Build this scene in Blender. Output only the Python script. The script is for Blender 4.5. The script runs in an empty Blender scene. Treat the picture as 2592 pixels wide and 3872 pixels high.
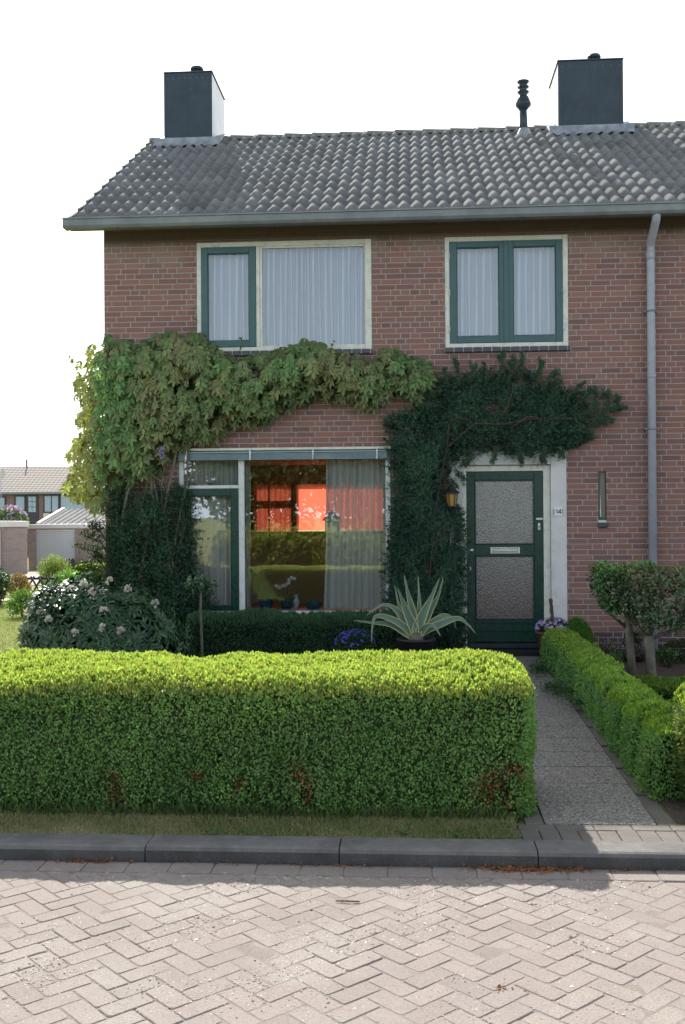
import bpy, math, random
import numpy as np
from math import radians, sin, cos, pi, tan, atan, sqrt
from mathutils import Vector, Matrix

scene = bpy.context.scene
COL = scene.collection
RNG = np.random.default_rng(14)
random.seed(14)

# ----------------------------------------------------------------- node helpers
class NT:
    def __init__(s, name):
        s.m = bpy.data.materials.new(name); s.m.use_nodes = True
        s.t = s.m.node_tree; s.t.nodes.clear()
        s.out = s.n('ShaderNodeOutputMaterial')
    def n(s, typ, **kw):
        nd = s.t.nodes.new(typ)
        for k, v in kw.items(): setattr(nd, k, v)
        return nd
    def l(s, a, b): s.t.links.new(a, b)
    def put(s, sock, v):
        if isinstance(v, bpy.types.NodeSocket): s.l(v, sock)
        elif v is not None:
            if sock.type == 'RGBA' and not hasattr(v, '__len__'): v = (v, v, v, 1)
            if sock.type == 'RGBA' and len(v) == 3: v = (*v, 1)
            sock.default_value = v
    def math(s, op, a, b=None, c=None, clamp=False):
        nd = s.n('ShaderNodeMath', operation=op, use_clamp=clamp)
        s.put(nd.inputs[0], a)
        if b is not None: s.put(nd.inputs[1], b)
        if c is not None: s.put(nd.inputs[2], c)
        return nd.outputs[0]
    def mix(s, f, a, b, blend='MIX'):
        nd = s.n('ShaderNodeMix', data_type='RGBA', blend_type=blend)
        s.put(nd.inputs['Factor'], f); s.put(nd.inputs[6], a); s.put(nd.inputs[7], b)
        return nd.outputs[2]
    def coord(s):
        return s.n('ShaderNodeTexCoord').outputs['Object']
    def geo(s): return s.n('ShaderNodeNewGeometry').outputs['Position']
    def noise(s, scale, vec=None, detail=4, rough=.55, dist=0):
        nd = s.n('ShaderNodeTexNoise'); nd.inputs['Scale'].default_value = scale
        nd.inputs['Detail'].default_value = detail; nd.inputs['Roughness'].default_value = rough
        nd.inputs['Distortion'].default_value = dist
        s.l(vec if vec is not None else s.geo(), nd.inputs['Vector']); return nd.outputs[0]
    def voro(s, scale, vec=None, feature='F1', out=0):
        nd = s.n('ShaderNodeTexVoronoi', feature=feature); nd.inputs['Scale'].default_value = scale
        s.l(vec if vec is not None else s.geo(), nd.inputs['Vector']); return nd.outputs[out]
    def ramp(s, f, stops):
        nd = s.n('ShaderNodeValToRGB'); s.put(nd.inputs[0], f)
        e = nd.color_ramp.elements
        while len(e) < len(stops): e.new(.5)
        for el, (p, c) in zip(e, stops):
            el.position = p; el.color = (*c, 1) if hasattr(c, '__len__') else (c, c, c, 1)
        return nd.outputs[0]
    def bump(s, h, strength=.3, dist=.01, normal=None):
        nd = s.n('ShaderNodeBump'); nd.inputs['Strength'].default_value = strength
        nd.inputs['Distance'].default_value = dist; s.put(nd.inputs['Height'], h)
        if normal is not None: s.l(normal, nd.inputs['Normal'])
        return nd.outputs[0]
    def pbr(s, base, rough=.7, metal=0, normal=None, spec=.5, **kw):
        nd = s.n('ShaderNodeBsdfPrincipled')
        s.put(nd.inputs['Base Color'], base); s.put(nd.inputs['Roughness'], rough)
        s.put(nd.inputs['Metallic'], metal); nd.inputs['Specular IOR Level'].default_value = spec
        if normal is not None: s.l(normal, nd.inputs['Normal'])
        return nd.outputs[0]
    def done(s, sh): s.l(sh, s.out.inputs['Surface']); return s.m

def M(name, c1, c2=None, scale=6, rough=.6, bump=.15, bscale=60, metal=0, spec=.4, dirt=None):
    t = NT(name); c2 = c2 or tuple(x*.8 for x in c1)
    f = t.ramp(t.noise(scale), [(.35, 0), (.65, 1)])
    b = t.mix(f, c1, c2)
    if dirt:
        g = t.ramp(t.noise(scale*3.1, detail=7), [(.5, 0), (.72, 1)])
        b = t.mix(t.math('MULTIPLY', g, .5), b, dirt)
    r = t.math('ADD', t.math('MULTIPLY', t.noise(scale*5), .25), rough-.12)
    nrm = t.bump(t.noise(bscale, detail=6), bump, .004) if bump else None
    return t.done(t.pbr(b, r, metal, nrm, spec))

MAT = {}
MAT['cream'] = M('cream_paint', (.68, .67, .60), (.60, .59, .52), 5, .42, .06, 80, dirt=(.35, .34, .27))
MAT['white'] = M('white_paint', (.68, .70, .68), (.60, .62, .60), 5, .4, .06, 80, dirt=(.4, .42, .4))
MAT['stucco'] = M('painted_plaster', (.66, .64, .62), (.58, .57, .56), 3, .75, .35, 160, dirt=(.42, .40, .38))
MAT['teal'] = M('green_paint_upper', (.042, .105, .105), (.035, .09, .092), 7, .38, .06, 60)
MAT['green'] = M('green_paint_door', (.012, .050, .034), (.010, .040, .029), 4, .28, .05, 40)
MAT['dark'] = M('dark_trim', (.03, .045, .06), (.02, .03, .04), 7, .4, .1, 40)
MAT['zinc'] = M('zinc_gutter', (.22, .235, .25), (.16, .175, .19), 4, .55, .12, 30, metal=.1, dirt=(.16, .18, .18))
MAT['pipe'] = M('grey_pvc', (.40, .41, .48), (.34, .36, .42), 3, .45, .08, 30, dirt=(.22, .22, .24))
MAT['lead'] = M('lead_flashing', (.36, .38, .42), (.22, .24, .28), 9, .5, .5, 25, metal=.3)
MAT['slate'] = M('chimney_panel', (.030, .046, .066), (.022, .036, .052), 2.2, .55, .12, 30, dirt=(.05, .06, .075))
MAT['panel_light'] = M('chimney_side', (.72, .73, .76), (.6, .62, .66), 2, .5, .1, 20)
MAT['metal'] = M('brushed_steel', (.6, .6, .6), (.5, .5, .52), 8, .3, .05, 60, metal=.9)
MAT['blind'] = M('slatted_metal', (.33, .45, .50), (.27, .38, .43), 6, .4, .05, 60, metal=.2)
MAT['soffit'] = M('soffit_board', (.13, .165, .18), (.10, .13, .145), 3, .6, .1, 30)
MAT['black'] = M('black_plastic', (.02, .022, .028), (.015, .017, .02), 5, .4, .1, 30)
MAT['terracotta'] = M('terracotta', (.18, .07, .04), (.12, .05, .03), 8, .8, .3, 40)
MAT['bluepot'] = M('blue_glaze', (.02, .07, .16), (.015, .05, .11), 8, .25, .1, 20)
MAT['porcelain'] = M('porcelain', (.5, .58, .66), (.4, .48, .56), 8, .25, .1, 20)
MAT['bark'] = M('bark_grey', (.19, .17, .13), (.12, .11, .085), 14, .85, .8, 45, dirt=(.12, .16, .08))
MAT['barkb'] = M('bark_brown', (.11, .07, .05), (.06, .04, .03), 14, .85, .8, 45)
MAT['stem'] = M('green_stem', (.12, .16, .05), (.08, .11, .04), 14, .7, .3, 45)
MAT['roomwall'] = M('room_wall', (.60, .54, .46), (.55, .49, .41), 3, .8, .1, 30)
MAT['beige_brick'] = None
MAT['fence'] = M('dark_fence', (.022, .03, .035), (.015, .02, .022), 9, .7, .3, 30)

def brick_mat(name, cols, mortar, bw=.222, bh=.0625, mj=.011, plinth=True, header=.22, axis='XZ', contrast=1):
    t = NT(name); sp = t.n('ShaderNodeSeparateXYZ'); t.l(t.geo(), sp.inputs[0])
    wob = t.noise(28, detail=3); wv = t.math('MULTIPLY', t.math('SUBTRACT', wob, .5), .008)
    X = t.math('ADD', t.math('ADD', sp.outputs[0], sp.outputs[1]), wv)
    Z = t.math('ADD', sp.outputs[2], t.math('MULTIPLY', t.math('SUBTRACT', t.noise(17, detail=3), .5), .007))
    r = t.math('DIVIDE', Z, bh); row = t.math('FLOOR', r); fz = t.math('SUBTRACT', r, row)
    wn = t.n('ShaderNodeTexWhiteNoise', noise_dimensions='1D'); t.l(row, wn.inputs['W'])
    off = t.math('ADD', t.math('MULTIPLY', t.math('FLOOR', t.math('MULTIPLY', wn.outputs[0], 3.99)), .5), t.math('MULTIPLY', t.math('MODULO', row, 2), .25))
    c = t.math('ADD', t.math('DIVIDE', X, bw), off); col = t.math('FLOOR', c); fx = t.math('SUBTRACT', c, col)
    cb = t.n('ShaderNodeCombineXYZ'); t.l(col, cb.inputs[0]); t.l(row, cb.inputs[1])
    w2 = t.n('ShaderNodeTexWhiteNoise', noise_dimensions='2D'); t.l(cb.outputs[0], w2.inputs['Vector'])
    isH = t.math('LESS_THAN', w2.outputs[0], header)
    fx2 = t.math('FRACT', t.math('MULTIPLY', fx, 2)); half = t.math('FLOOR', t.math('MULTIPLY', fx, 2))
    mx = mj/bw
    d1 = t.math('MULTIPLY', t.math('MINIMUM', fx, t.math('SUBTRACT', 1, fx)), bw)
    d2 = t.math('MULTIPLY', t.math('MINIMUM', fx2, t.math('SUBTRACT', 1, fx2)), bw*.5)
    dx = t.math('ADD', t.math('MULTIPLY', isH, d2), t.math('MULTIPLY', t.math('SUBTRACT', 1, isH), d1))
    dz = t.math('MULTIPLY', t.math('MINIMUM', fz, t.math('SUBTRACT', 1, fz)), bh)
    d = t.math('MINIMUM', dx, dz)
    rm = t.n('ShaderNodeMapRange', interpolation_type='SMOOTHSTEP'); t.l(d, rm.inputs[0])
    rm.inputs[1].default_value = mj*.5-.003; rm.inputs[2].default_value = mj*.5+.003
    brick = rm.outputs[0]
    cb3 = t.n('ShaderNodeCombineXYZ'); t.l(t.math('ADD', col, t.math('MULTIPLY', t.math('MULTIPLY', half, isH), 57.3)), cb3.inputs[0]); t.l(row, cb3.inputs[1]); cb3.inputs[2].default_value = 3.1
    w3 = t.n('ShaderNodeTexWhiteNoise', noise_dimensions='3D'); t.l(cb3.outputs[0], w3.inputs['Vector'])
    k = len(cols); base = t.ramp(w3.outputs[0], [(i/(k-1), cc) for i, cc in enumerate(cols)])
    base = t.mix(t.math('MULTIPLY', t.ramp(t.noise(60, detail=6), [(.45, 0), (.75, 1)]), .35), base, (.12, .08, .072))
    base = t.mix(t.math('MULTIPLY', t.ramp(t.noise(2.2, detail=5), [(.4, 0), (.7, 1)]), .3), base, (.20, .14, .12))
    mcol = t.mix(t.noise(9), mortar, tuple(x*.72 for x in mortar))
    if plinth:
        lo = t.math('LESS_THAN', sp.outputs[2], .262)
        base = t.mix(t.math('MULTIPLY', lo, .8), base, (.085, .065, .065))
        hi = t.n('ShaderNodeMapRange', interpolation_type='SMOOTHSTEP'); t.l(sp.outputs[2], hi.inputs[0]); hi.inputs[1].default_value = 4.42; hi.inputs[2].default_value = 4.66
        nb = t.ramp(t.noise(2.6, detail=6), [(.35, .1), (.62, 1)])
        base = t.mix(t.math('MULTIPLY', t.math('MULTIPLY', hi.outputs[0], nb), .6), base, (.30, .22, .18))
        vh = t.n('ShaderNodeMapRange', interpolation_type='SMOOTHSTEP'); t.l(sp.outputs[2], vh.inputs[0]); vh.inputs[1].default_value = 4.74; vh.inputs[2].default_value = 4.84  # eaves shade painted in: brick and mortar darkened below the soffit
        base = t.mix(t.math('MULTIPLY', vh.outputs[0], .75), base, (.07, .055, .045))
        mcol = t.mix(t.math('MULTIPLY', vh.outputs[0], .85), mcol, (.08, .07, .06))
    colr = t.mix(brick, mcol, base)
    h = t.math('ADD', brick, t.math('MULTIPLY', t.noise(90, detail=5), .35))
    return t.done(t.pbr(colr, .88, 0, t.bump(h, .8, .006), .25))

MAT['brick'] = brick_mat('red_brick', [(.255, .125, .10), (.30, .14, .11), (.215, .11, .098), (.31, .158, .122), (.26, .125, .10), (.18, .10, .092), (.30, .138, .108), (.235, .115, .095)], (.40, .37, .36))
MAT['beige_brick'] = brick_mat('pale_brick', [(.32, .25, .22), (.36, .28, .25), (.28, .22, .20)], (.30, .26, .24), bw=.3, bh=.1, plinth=False)
MAT['sillbrick'] = M('glazed_sill_brick', (.075, .075, .085), (.05, .05, .06), 14, .45, .3, 60)

def attr_mat(name, rough=.55, transl=.35, tcol=(1.1, 1.35, .6), spec=.35, bumps=0):
    t = NT(name); a = t.n('ShaderNodeAttribute', attribute_name='Col').outputs['Color']
    nrm = t.bump(t.noise(bumps, detail=5), .4, .004) if bumps else None
    p = t.pbr(a, rough, 0, nrm, spec)
    if transl:
        tr = t.n('ShaderNodeBsdfTranslucent'); t.l(t.mix(1, a, tcol, 'MULTIPLY'), tr.inputs[0])
        mx = t.n('ShaderNodeMixShader'); mx.inputs[0].default_value = transl
        t.l(p, mx.inputs[1]); t.l(tr.outputs[0], mx.inputs[2]); p = mx.outputs[0]
    return t.done(p)
MAT['leaf'] = attr_mat('leaf', .5, .42)
MAT['leaf_matte'] = attr_mat('leaf_matte', .7, .25, spec=.2)
MAT['leaf_gloss'] = attr_mat('leaf_gloss', .33, .22, spec=.55)
MAT['petal'] = attr_mat('petal', .6, .4, (1.1, 1.0, 1.1))
MAT['attr'] = attr_mat('coloured_solid', .85, 0, spec=.2, bumps=120)
MAT['agave'] = attr_mat('agave_skin', .5, .08, (1.2, 1.2, .8))

def glass_mat(name='window_glass', k=1.5, base=.15, tint=(.95, .98, .965)):
    t = NT(name); f = t.n('ShaderNodeFresnel'); f.inputs[0].default_value = 1.5
    fac = t.math('ADD', t.math('MULTIPLY', f.outputs[0], k), base, clamp=True)
    w = t.bump(t.noise(1.3, detail=1), .012, .05)
    g = t.n('ShaderNodeBsdfGlossy'); g.inputs['Roughness'].default_value = .0; g.inputs[0].default_value = (1, 1, 1, 1); t.l(w, g.inputs['Normal'])
    tr = t.n('ShaderNodeBsdfTransparent'); tr.inputs[0].default_value = (*tint, 1)
    mx = t.n('ShaderNodeMixShader'); t.l(fac, mx.inputs[0]); t.l(tr.outputs[0], mx.inputs[1]); t.l(g.outputs[0], mx.inputs[2])
    return t.done(mx.outputs[0])
MAT['glass'] = glass_mat()
MAT['glass_upper'] = glass_mat('window_glass_upper', 1.2, .045, (.84, .90, .95))
def frosted():
    t = NT('frosted_glass')
    v = t.noise(58, detail=3, rough=.5, dist=.8)
    n = t.bump(v, 1.0, .010)
    sp = t.n('ShaderNodeSeparateXYZ'); t.l(t.geo(), sp.inputs[0])
    g = t.n('ShaderNodeMapRange'); t.l(sp.outputs[2], g.inputs[0]); g.inputs[1].default_value = .4; g.inputs[2].default_value = 1.5
    c = t.mix(g.outputs[0], (.12, .09, .08), (.22, .215, .195))  # lighter towards the top: reflected brightness painted into the base colour
    return t.done(t.pbr(c, .14, .45, n, 1.0))
MAT['frost'] = frosted()

def cloth(name, col, transl, alpha, folds=0, rough=.9):
    t = NT(name)
    fold = t.n('ShaderNodeAttribute', attribute_name='Col').outputs['Fac'] if folds else 1.0
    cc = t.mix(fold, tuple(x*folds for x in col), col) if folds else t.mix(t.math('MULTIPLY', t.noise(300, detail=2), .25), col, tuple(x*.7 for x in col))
    d = t.n('ShaderNodeBsdfDiffuse'); t.l(cc, d.inputs[0])
    tr = t.n('ShaderNodeBsdfTranslucent'); t.put(tr.inputs[0], cc)
    mx = t.n('ShaderNodeMixShader'); mx.inputs[0].default_value = transl
    t.l(d.outputs[0], mx.inputs[1]); t.l(tr.outputs[0], mx.inputs[2]); sh = mx.outputs[0]
    if alpha < 1:
        tp = t.n('ShaderNodeBsdfTransparent'); m2 = t.n('ShaderNodeMixShader'); t.put(m2.inputs[0], t.math('MULTIPLY_ADD', fold, alpha-.76, .76) if (folds and alpha < .9) else alpha)
        t.l(tp.outputs[0], m2.inputs[1]); t.l(sh, m2.inputs[2]); sh = m2.outputs[0]
    return t.done(sh)
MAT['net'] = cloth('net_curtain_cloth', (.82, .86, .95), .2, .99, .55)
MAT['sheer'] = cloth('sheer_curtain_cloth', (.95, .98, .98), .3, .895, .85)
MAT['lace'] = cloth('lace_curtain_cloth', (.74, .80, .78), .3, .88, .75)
MAT['redblind'] = cloth('orange_blind_cloth', (.74, .14, .085), .9, 1)
MAT['amber'] = M('amber_glass', (.42, .24, .07), (.30, .16, .04), 20, .3, .3, 50)

def aggregate():
    t = NT('exposed_aggregate'); v = t.n('ShaderNodeTexVoronoi'); v.inputs['Scale'].default_value = 115; t.l(t.geo(), v.inputs['Vector'])
    c = t.n('ShaderNodeSeparateColor'); t.l(v.outputs['Color'], c.inputs[0])
    b = t.ramp(c.outputs[0], [(0, (.12, .11, .10)), (.25, (.27, .26, .24)), (.5, (.44, .42, .39)), (.8, (.62, .60, .57)), (1, (.80, .79, .76))])
    edge = t.ramp(v.outputs['Distance'], [(.0, 0), (.75, 1)])
    b = t.mix(t.math('MULTIPLY', edge, .6), b, (.10, .09, .08))
    b = t.mix(t.math('MULTIPLY', t.noise(2.5), .3), b, (.2, .18, .16))
    h = t.math('SUBTRACT', 1, v.outputs['Distance'])
    return t.done(t.pbr(b, .8, 0, t.bump(h, .9, .006), .3))
MAT['aggregate'] = aggregate()

def concrete(name, c1, c2, speck=.5, dark=.5):
    t = NT(name); b = t.mix(t.ramp(t.noise(3.5, detail=7), [(.35, 0), (.65, 1)]), c1, c2)
    v = t.voro(240, out=0); s = t.ramp(v, [(.12, 1), (.3, 0)])
    pick = t.ramp(t.noise(60, detail=2), [(.5, 0), (.6, 1)])
    b = t.mix(t.math('MULTIPLY', t.math('MULTIPLY', s, pick), speck), b, (.75, .73, .7))
    b = t.mix(t.math('MULTIPLY', t.ramp(t.noise(130, detail=5), [(.5, 0), (.7, 1)]), dark), b, tuple(x*.45 for x in c1))
    if name.startswith('kerb'):   # light from above painted in: upward faces and arris paler, broken by worn grit
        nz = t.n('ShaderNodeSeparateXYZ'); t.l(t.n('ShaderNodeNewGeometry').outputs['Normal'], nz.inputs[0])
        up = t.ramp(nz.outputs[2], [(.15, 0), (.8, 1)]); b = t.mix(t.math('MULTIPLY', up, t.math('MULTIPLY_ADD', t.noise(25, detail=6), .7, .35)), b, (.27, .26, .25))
        gr = t.ramp(t.noise(5, detail=7), [(.45, 0), (.65, 1)]); b = t.mix(t.math('MULTIPLY', gr, .35), b, (.05, .055, .05))
    return t.done(t.pbr(b, .85, 0, t.bump(t.noise(120, detail=8, rough=.7), .9, .008), .3))
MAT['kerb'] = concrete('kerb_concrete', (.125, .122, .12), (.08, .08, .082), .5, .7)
MAT['border'] = concrete('border_concrete', (.23, .21, .19), (.17, .155, .14), .4, .5)

def paver_mat():
    t = NT('concrete_paver'); a = t.n('ShaderNodeAttribute', attribute_name='Col').outputs['Color']
    b = t.mix(t.math('MULTIPLY', t.ramp(t.noise(4.5, detail=6), [(.35, 0), (.7, 1)]), .4), a, (.35, .31, .285))
    sand = t.ramp(t.noise(2.1, detail=8, rough=.65), [(.5, 0), (.62, 1)])
    b = t.mix(t.math('MULTIPLY', sand, .5), b, (.40, .365, .33))
    s = t.ramp(t.voro(150), [(.14, 1), (.28, 0)])
    pick = t.ramp(t.noise(35, detail=3), [(.46, 0), (.56, 1)])
    b = t.mix(t.math('MULTIPLY', t.math('MULTIPLY', s, pick), .6), b, (.60, .57, .53))
    b = t.mix(t.math('MULTIPLY', t.ramp(t.noise(110, detail=5), [(.5, 0), (.66, 1)]), .5), b, (.15, .13, .12))
    big = t.ramp(t.noise(1.1, detail=6), [(.4, 0), (.62, 1)]); b = t.mix(t.math('MULTIPLY', big, .25), b, (.24, .21, .19))
    h = t.math('ADD', t.noise(150, detail=6), t.math('MULTIPLY', s, .6))
    return t.done(t.pbr(b, .85, 0, t.bump(h, .7, .006), .3))
MAT['paver'] = paver_mat()

def ground_mat(name, c1, c2, c3, sc=3, bs=60, bstr=.9):
    t = NT(name); b = t.mix(t.ramp(t.noise(sc, detail=8, rough=.65), [(.38, 0), (.62, 1)]), c1, c2)
    b = t.mix(t.ramp(t.noise(sc*9, detail=6), [(.45, 0), (.7, 1)]), b, c3)
    return t.done(t.pbr(b, .95, 0, t.bump(t.noise(bs, detail=8, rough=.7), bstr, .02), .15))
MAT['lawn'] = ground_mat('lawn_grass', (.22, .26, .07), (.30, .31, .12), (.16, .21, .05), 1.2, 120)
MAT['verge'] = ground_mat('verge_ground', (.42, .35, .23), (.48, .40, .28), (.28, .28, .14), 4, 120)
MAT['soil'] = ground_mat('bed_soil', (.13, .10, .085), (.09, .07, .06), (.17, .14, .12), 5, 45, 1)
MAT['drive'] = ground_mat('driveway_paving', (.42, .37, .32), (.36, .32, .28), (.45, .4, .36), 2, 40, .3)
MAT['sand'] = ground_mat('joint_sand', (.30, .262, .242), (.25, .218, .20), (.32, .285, .265), 8, 150, .5)

def tile_mat():
    t = NT('concrete_roof_tile'); a = t.n('ShaderNodeAttribute', attribute_name='Col').outputs['Color']
    b = t.mix(t.math('MULTIPLY', t.ramp(t.noise(8, detail=7), [(.4, 0), (.68, 1)]), .45), a, (.10, .10, .098))
    b = t.mix(t.math('MULTIPLY', t.ramp(t.noise(45, detail=6), [(.55, 0), (.7, 1)]), .4), b, (.32, .31, .28))
    return t.done(t.pbr(b, .92, 0, t.bump(t.noise(110, detail=6), .5, .006), .12))
MAT['tile'] = tile_mat()

# ----------------------------------------------------------------- mesh helpers
WORLD = {}
def base(name, loc, label=None, cat=None, group=None):
    o = bpy.data.objects.new(name, None); COL.objects.link(o); o.location = loc; o.empty_display_size = .1
    WORLD[o.name] = Vector(loc)
    tag(o, label, cat, group); return o
def tag(o, label=None, cat=None, group=None, kind=None):
    if label: o['label'] = label
    if cat: o['category'] = cat
    if group: o['group'] = group
    if kind: o['kind'] = kind
    return o
def link(name, me, mat, parent=None, loc=None):
    o = bpy.data.objects.new(name, me); COL.objects.link(o)
    for m in (mat if isinstance(mat, (list, tuple)) else [mat]): me.materials.append(m)
    if parent is not None:
        o.parent = parent; off = WORLD[parent.name]; WORLD[o.name] = off
        me.transform(Matrix.Translation(-off))
    elif loc is not None:
        me.transform(Matrix.Translation(-Vector(loc))); o.location = loc; WORLD[o.name] = Vector(loc)
    else: WORLD[o.name] = Vector((0, 0, 0))
    return o

class MB:
    def __init__(s): s.v = []; s.f = []; s.sm = []; s.c = []
    def add(s, vs, fs, smooth=False, col=(1, 1, 1)):
        k = len(s.v); s.v += [tuple(v) for v in vs]; s.f += [tuple(i+k for i in f) for f in fs]
        s.sm += [smooth]*len(fs); s.c += [(*col, 1)]*len(vs); return s
    def box(s, x0, x1, y0, y1, z0, z1, b=0, col=(1, 1, 1)):
        if b <= 0:
            v = [(x, y, z) for z in (z0, z1) for y in (y0, y1) for x in (x0, x1)]
            return s.add(v, [(0, 2, 3, 1), (4, 5, 7, 6), (0, 1, 5, 4), (2, 6, 7, 3), (0, 4, 6, 2), (1, 3, 7, 5)], col=col)
        # chamfered box: 24 vertices
        vs = []; idx = {}
        for ix, X in enumerate((x0, x1)):
            for iy, Y in enumerate((y0, y1)):
                for iz, Z in enumerate((z0, z1)):
                    sx, sy, sz = (1-2*ix)*b, (1-2*iy)*b, (1-2*iz)*b
                    idx[ix, iy, iz, 0] = len(vs); vs.append((X, Y+sy, Z+sz))
                    idx[ix, iy, iz, 1] = len(vs); vs.append((X+sx, Y, Z+sz))
                    idx[ix, iy, iz, 2] = len(vs); vs.append((X+sx, Y+sy, Z))
        F = []
        for a in (0, 1):
            q = [idx[a, 0, 0, 0], idx[a, 0, 1, 0], idx[a, 1, 1, 0], idx[a, 1, 0, 0]]; F.append(q if a == 0 else q[::-1])
            q = [idx[0, a, 0, 1], idx[1, a, 0, 1], idx[1, a, 1, 1], idx[0, a, 1, 1]]; F.append(q if a == 0 else q[::-1])
            q = [idx[0, 0, a, 2], idx[0, 1, a, 2], idx[1, 1, a, 2], idx[1, 0, a, 2]]; F.append(q if a == 0 else q[::-1])
            for c in (0, 1):
                F.append([idx[a, c, 0, 0], idx[a, c, 1, 0], idx[a, c, 1, 1], idx[a, c, 0, 1]])
                F.append([idx[a, 0, c, 0], idx[a, 1, c, 0], idx[a, 1, c, 2], idx[a, 0, c, 2]])
                F.append([idx[0, a, c, 1], idx[1, a, c, 1], idx[1, a, c, 2], idx[0, a, c, 2]])
            for c in (0, 1):
                for d in (0, 1): F.append([idx[a, c, d, 0], idx[a, c, d, 1], idx[a, c, d, 2]])
        return s.add(vs, F, col=col)
    def frame(s, x0, x1, z0, z1, l, r, b, t, y0, y1, bev=.003):
        s.box(x0, x0+l, y0, y1, z0, z1, bev); s.box(x1-r, x1, y0, y1, z0, z1, bev)
        s.box(x0+l+.0004, x1-r-.0004, y0+.001, y1-.001, z0, z0+b, bev); s.box(x0+l+.0004, x1-r-.0004, y0+.001, y1-.001, z1-t, z1, bev); return s
    def tube(s, pts, rad, seg=8, col=(1, 1, 1), cap=True):
        P = [Vector(p) for p in pts]; n = len(P)
        R = rad if hasattr(rad, '__len__') else [rad]*n
        vs = []; ref = Vector((.13, .31, .94)).normalized()
        for i, p in enumerate(P):
            d = (P[min(i+1, n-1)]-P[max(i-1, 0)]).normalized()
            a = d.cross(ref)
            if a.length < .15: a = d.cross(Vector((1, 0, 0)))
            a.normalize(); bb = d.cross(a)
            for k in range(seg):
                t = 2*pi*k/seg; vs.append(p+(a*cos(t)+bb*sin(t))*R[i])
        F = [(i*seg+k, i*seg+(k+1) % seg, (i+1)*seg+(k+1) % seg, (i+1)*seg+k) for i in range(n-1) for k in range(seg)]
        if cap: F += [tuple(range(seg))[::-1], tuple((n-1)*seg+k for k in range(seg))]
        return s.add(vs, F, True, col)
    def lathe(s, c, prof, seg=24, col=(1, 1, 1), axis='Z'):
        cx, cy, cz = c; vs = []
        for r, z in prof:
            for k in range(seg):
                t = 2*pi*k/seg
                vs.append((cx+r*cos(t), cy+r*sin(t), cz+z) if axis == 'Z' else (cx+r*cos(t), cy+z, cz+r*sin(t)))
        n = len(prof)
        F = [(i*seg+k, i*seg+(k+1) % seg, (i+1)*seg+(k+1) % seg, (i+1)*seg+k) for i in range(n-1) for k in range(seg)]
        return s.add(vs, F, True, col)
    def quad(s, a, b, c, d): return s.add([a, b, c, d], [(0, 1, 2, 3)])
    def build(s, name, mat, parent=None, loc=None, color=False):
        me = bpy.data.meshes.new(name); me.from_pydata(s.v, [], s.f)
        me.polygons.foreach_set('use_smooth', s.sm)
        if color:
            a = me.color_attributes.new('Col', 'FLOAT_COLOR', 'POINT'); a.data.foreach_set('color', np.array(s.c, dtype=np.float32).ravel())
        me.update(); return link(name, me, mat, parent, loc)

def mesh_np(name, V, F, C=None, smooth=False):
    """V (n,3), F list of arrays (m,k)"""
    me = bpy.data.meshes.new(name); me.vertices.add(len(V)); me.vertices.foreach_set('co', np.asarray(V, np.float32).ravel())
    loops = np.concatenate([f.ravel() for f in F]).astype(np.int32)
    tot = np.concatenate([np.full(len(f), f.shape[1]) for f in F]).astype(np.int32)
    st = np.concatenate([[0], np.cumsum(tot)[:-1]]).astype(np.int32)
    me.loops.add(len(loops)); me.loops.foreach_set('vertex_index', loops)
    me.polygons.add(len(tot)); me.polygons.foreach_set('loop_start', st); me.polygons.foreach_set('loop_total', tot)
    if smooth: me.polygons.foreach_set('use_smooth', np.ones(len(tot), bool))
    me.update(calc_edges=True)
    if C is not None:
        a = me.color_attributes.new('Col', 'FLOAT_COLOR', 'POINT')
        cc = np.ones((len(V), 4), np.float32); cc[:, :3] = C; a.data.foreach_set('color', cc.ravel())
    return me

def nrm(a): return a/np.maximum(np.linalg.norm(a, axis=-1, keepdims=True), 1e-9)
TPL = {
 'diamond': (np.array([(0, 0, 0), (.45, .5, -.12), (1, 0, 0), (.45, -.5, -.12)]), [(0, 2, 1), (0, 3, 2)]),
 'leaf': (np.array([(0, 0, 0), (.28, .42, -.06), (.62, .40, -.10), (1, 0, -.18), (.62, -.40, -.10), (.28, -.42, -.06), (.28, 0, .03), (.62, 0, .0)]),
          [(0, 6, 1), (0, 5, 6), (6, 7, 2), (6, 2, 1), (5, 4, 7), (5, 7, 6), (7, 3, 2), (4, 3, 7)]),
 'petal': (np.array([(0, 0, 0), (.5, .5, .1), (1, .3, .0), (1, -.3, .0), (.5, -.5, .1)]), [(0, 3, 2), (0, 2, 1), (0, 4, 3)]),
 'pebble': (np.array([(-.5, 0, 0), (0, .5, 0), (.5, 0, 0), (0, -.5, 0), (0, 0, .5), (-.1, .1, .45)]), [(0, 3, 4), (3, 2, 4), (2, 1, 4), (1, 0, 4)]),
}
def inst(P, X, N, L, W, C, tpl='diamond', H=None):
    """vertices, faces, colours of one template copied to every point"""
    tv, tf = TPL[tpl]; n = len(P); X = nrm(X); Y = nrm(np.cross(N, X)); Z = np.cross(X, Y)
    L = np.broadcast_to(L, n)[:, None, None]; W = np.broadcast_to(W, n)[:, None, None]
    H = L if H is None else np.broadcast_to(H, n)[:, None, None]
    V = P[:, None, :]+tv[None, :, 0:1]*L*X[:, None, :]+tv[None, :, 1:2]*W*Y[:, None, :]+tv[None, :, 2:3]*H*Z[:, None, :]
    k = len(tv); F = (np.arange(n)[:, None, None]*k+np.array(tf)[None]).reshape(-1, 3)
    Cc = np.repeat(C[:, None, :], k, axis=1)
    return V.reshape(-1, 3), F, Cc.reshape(-1, 3)
def merge(parts):
    V = []; F = []; C = []; o = 0
    for v, f, c in parts: V.append(v); F.append(f+o); C.append(c); o += len(v)
    return np.concatenate(V), [np.concatenate(F)], np.concatenate(C)
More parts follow.
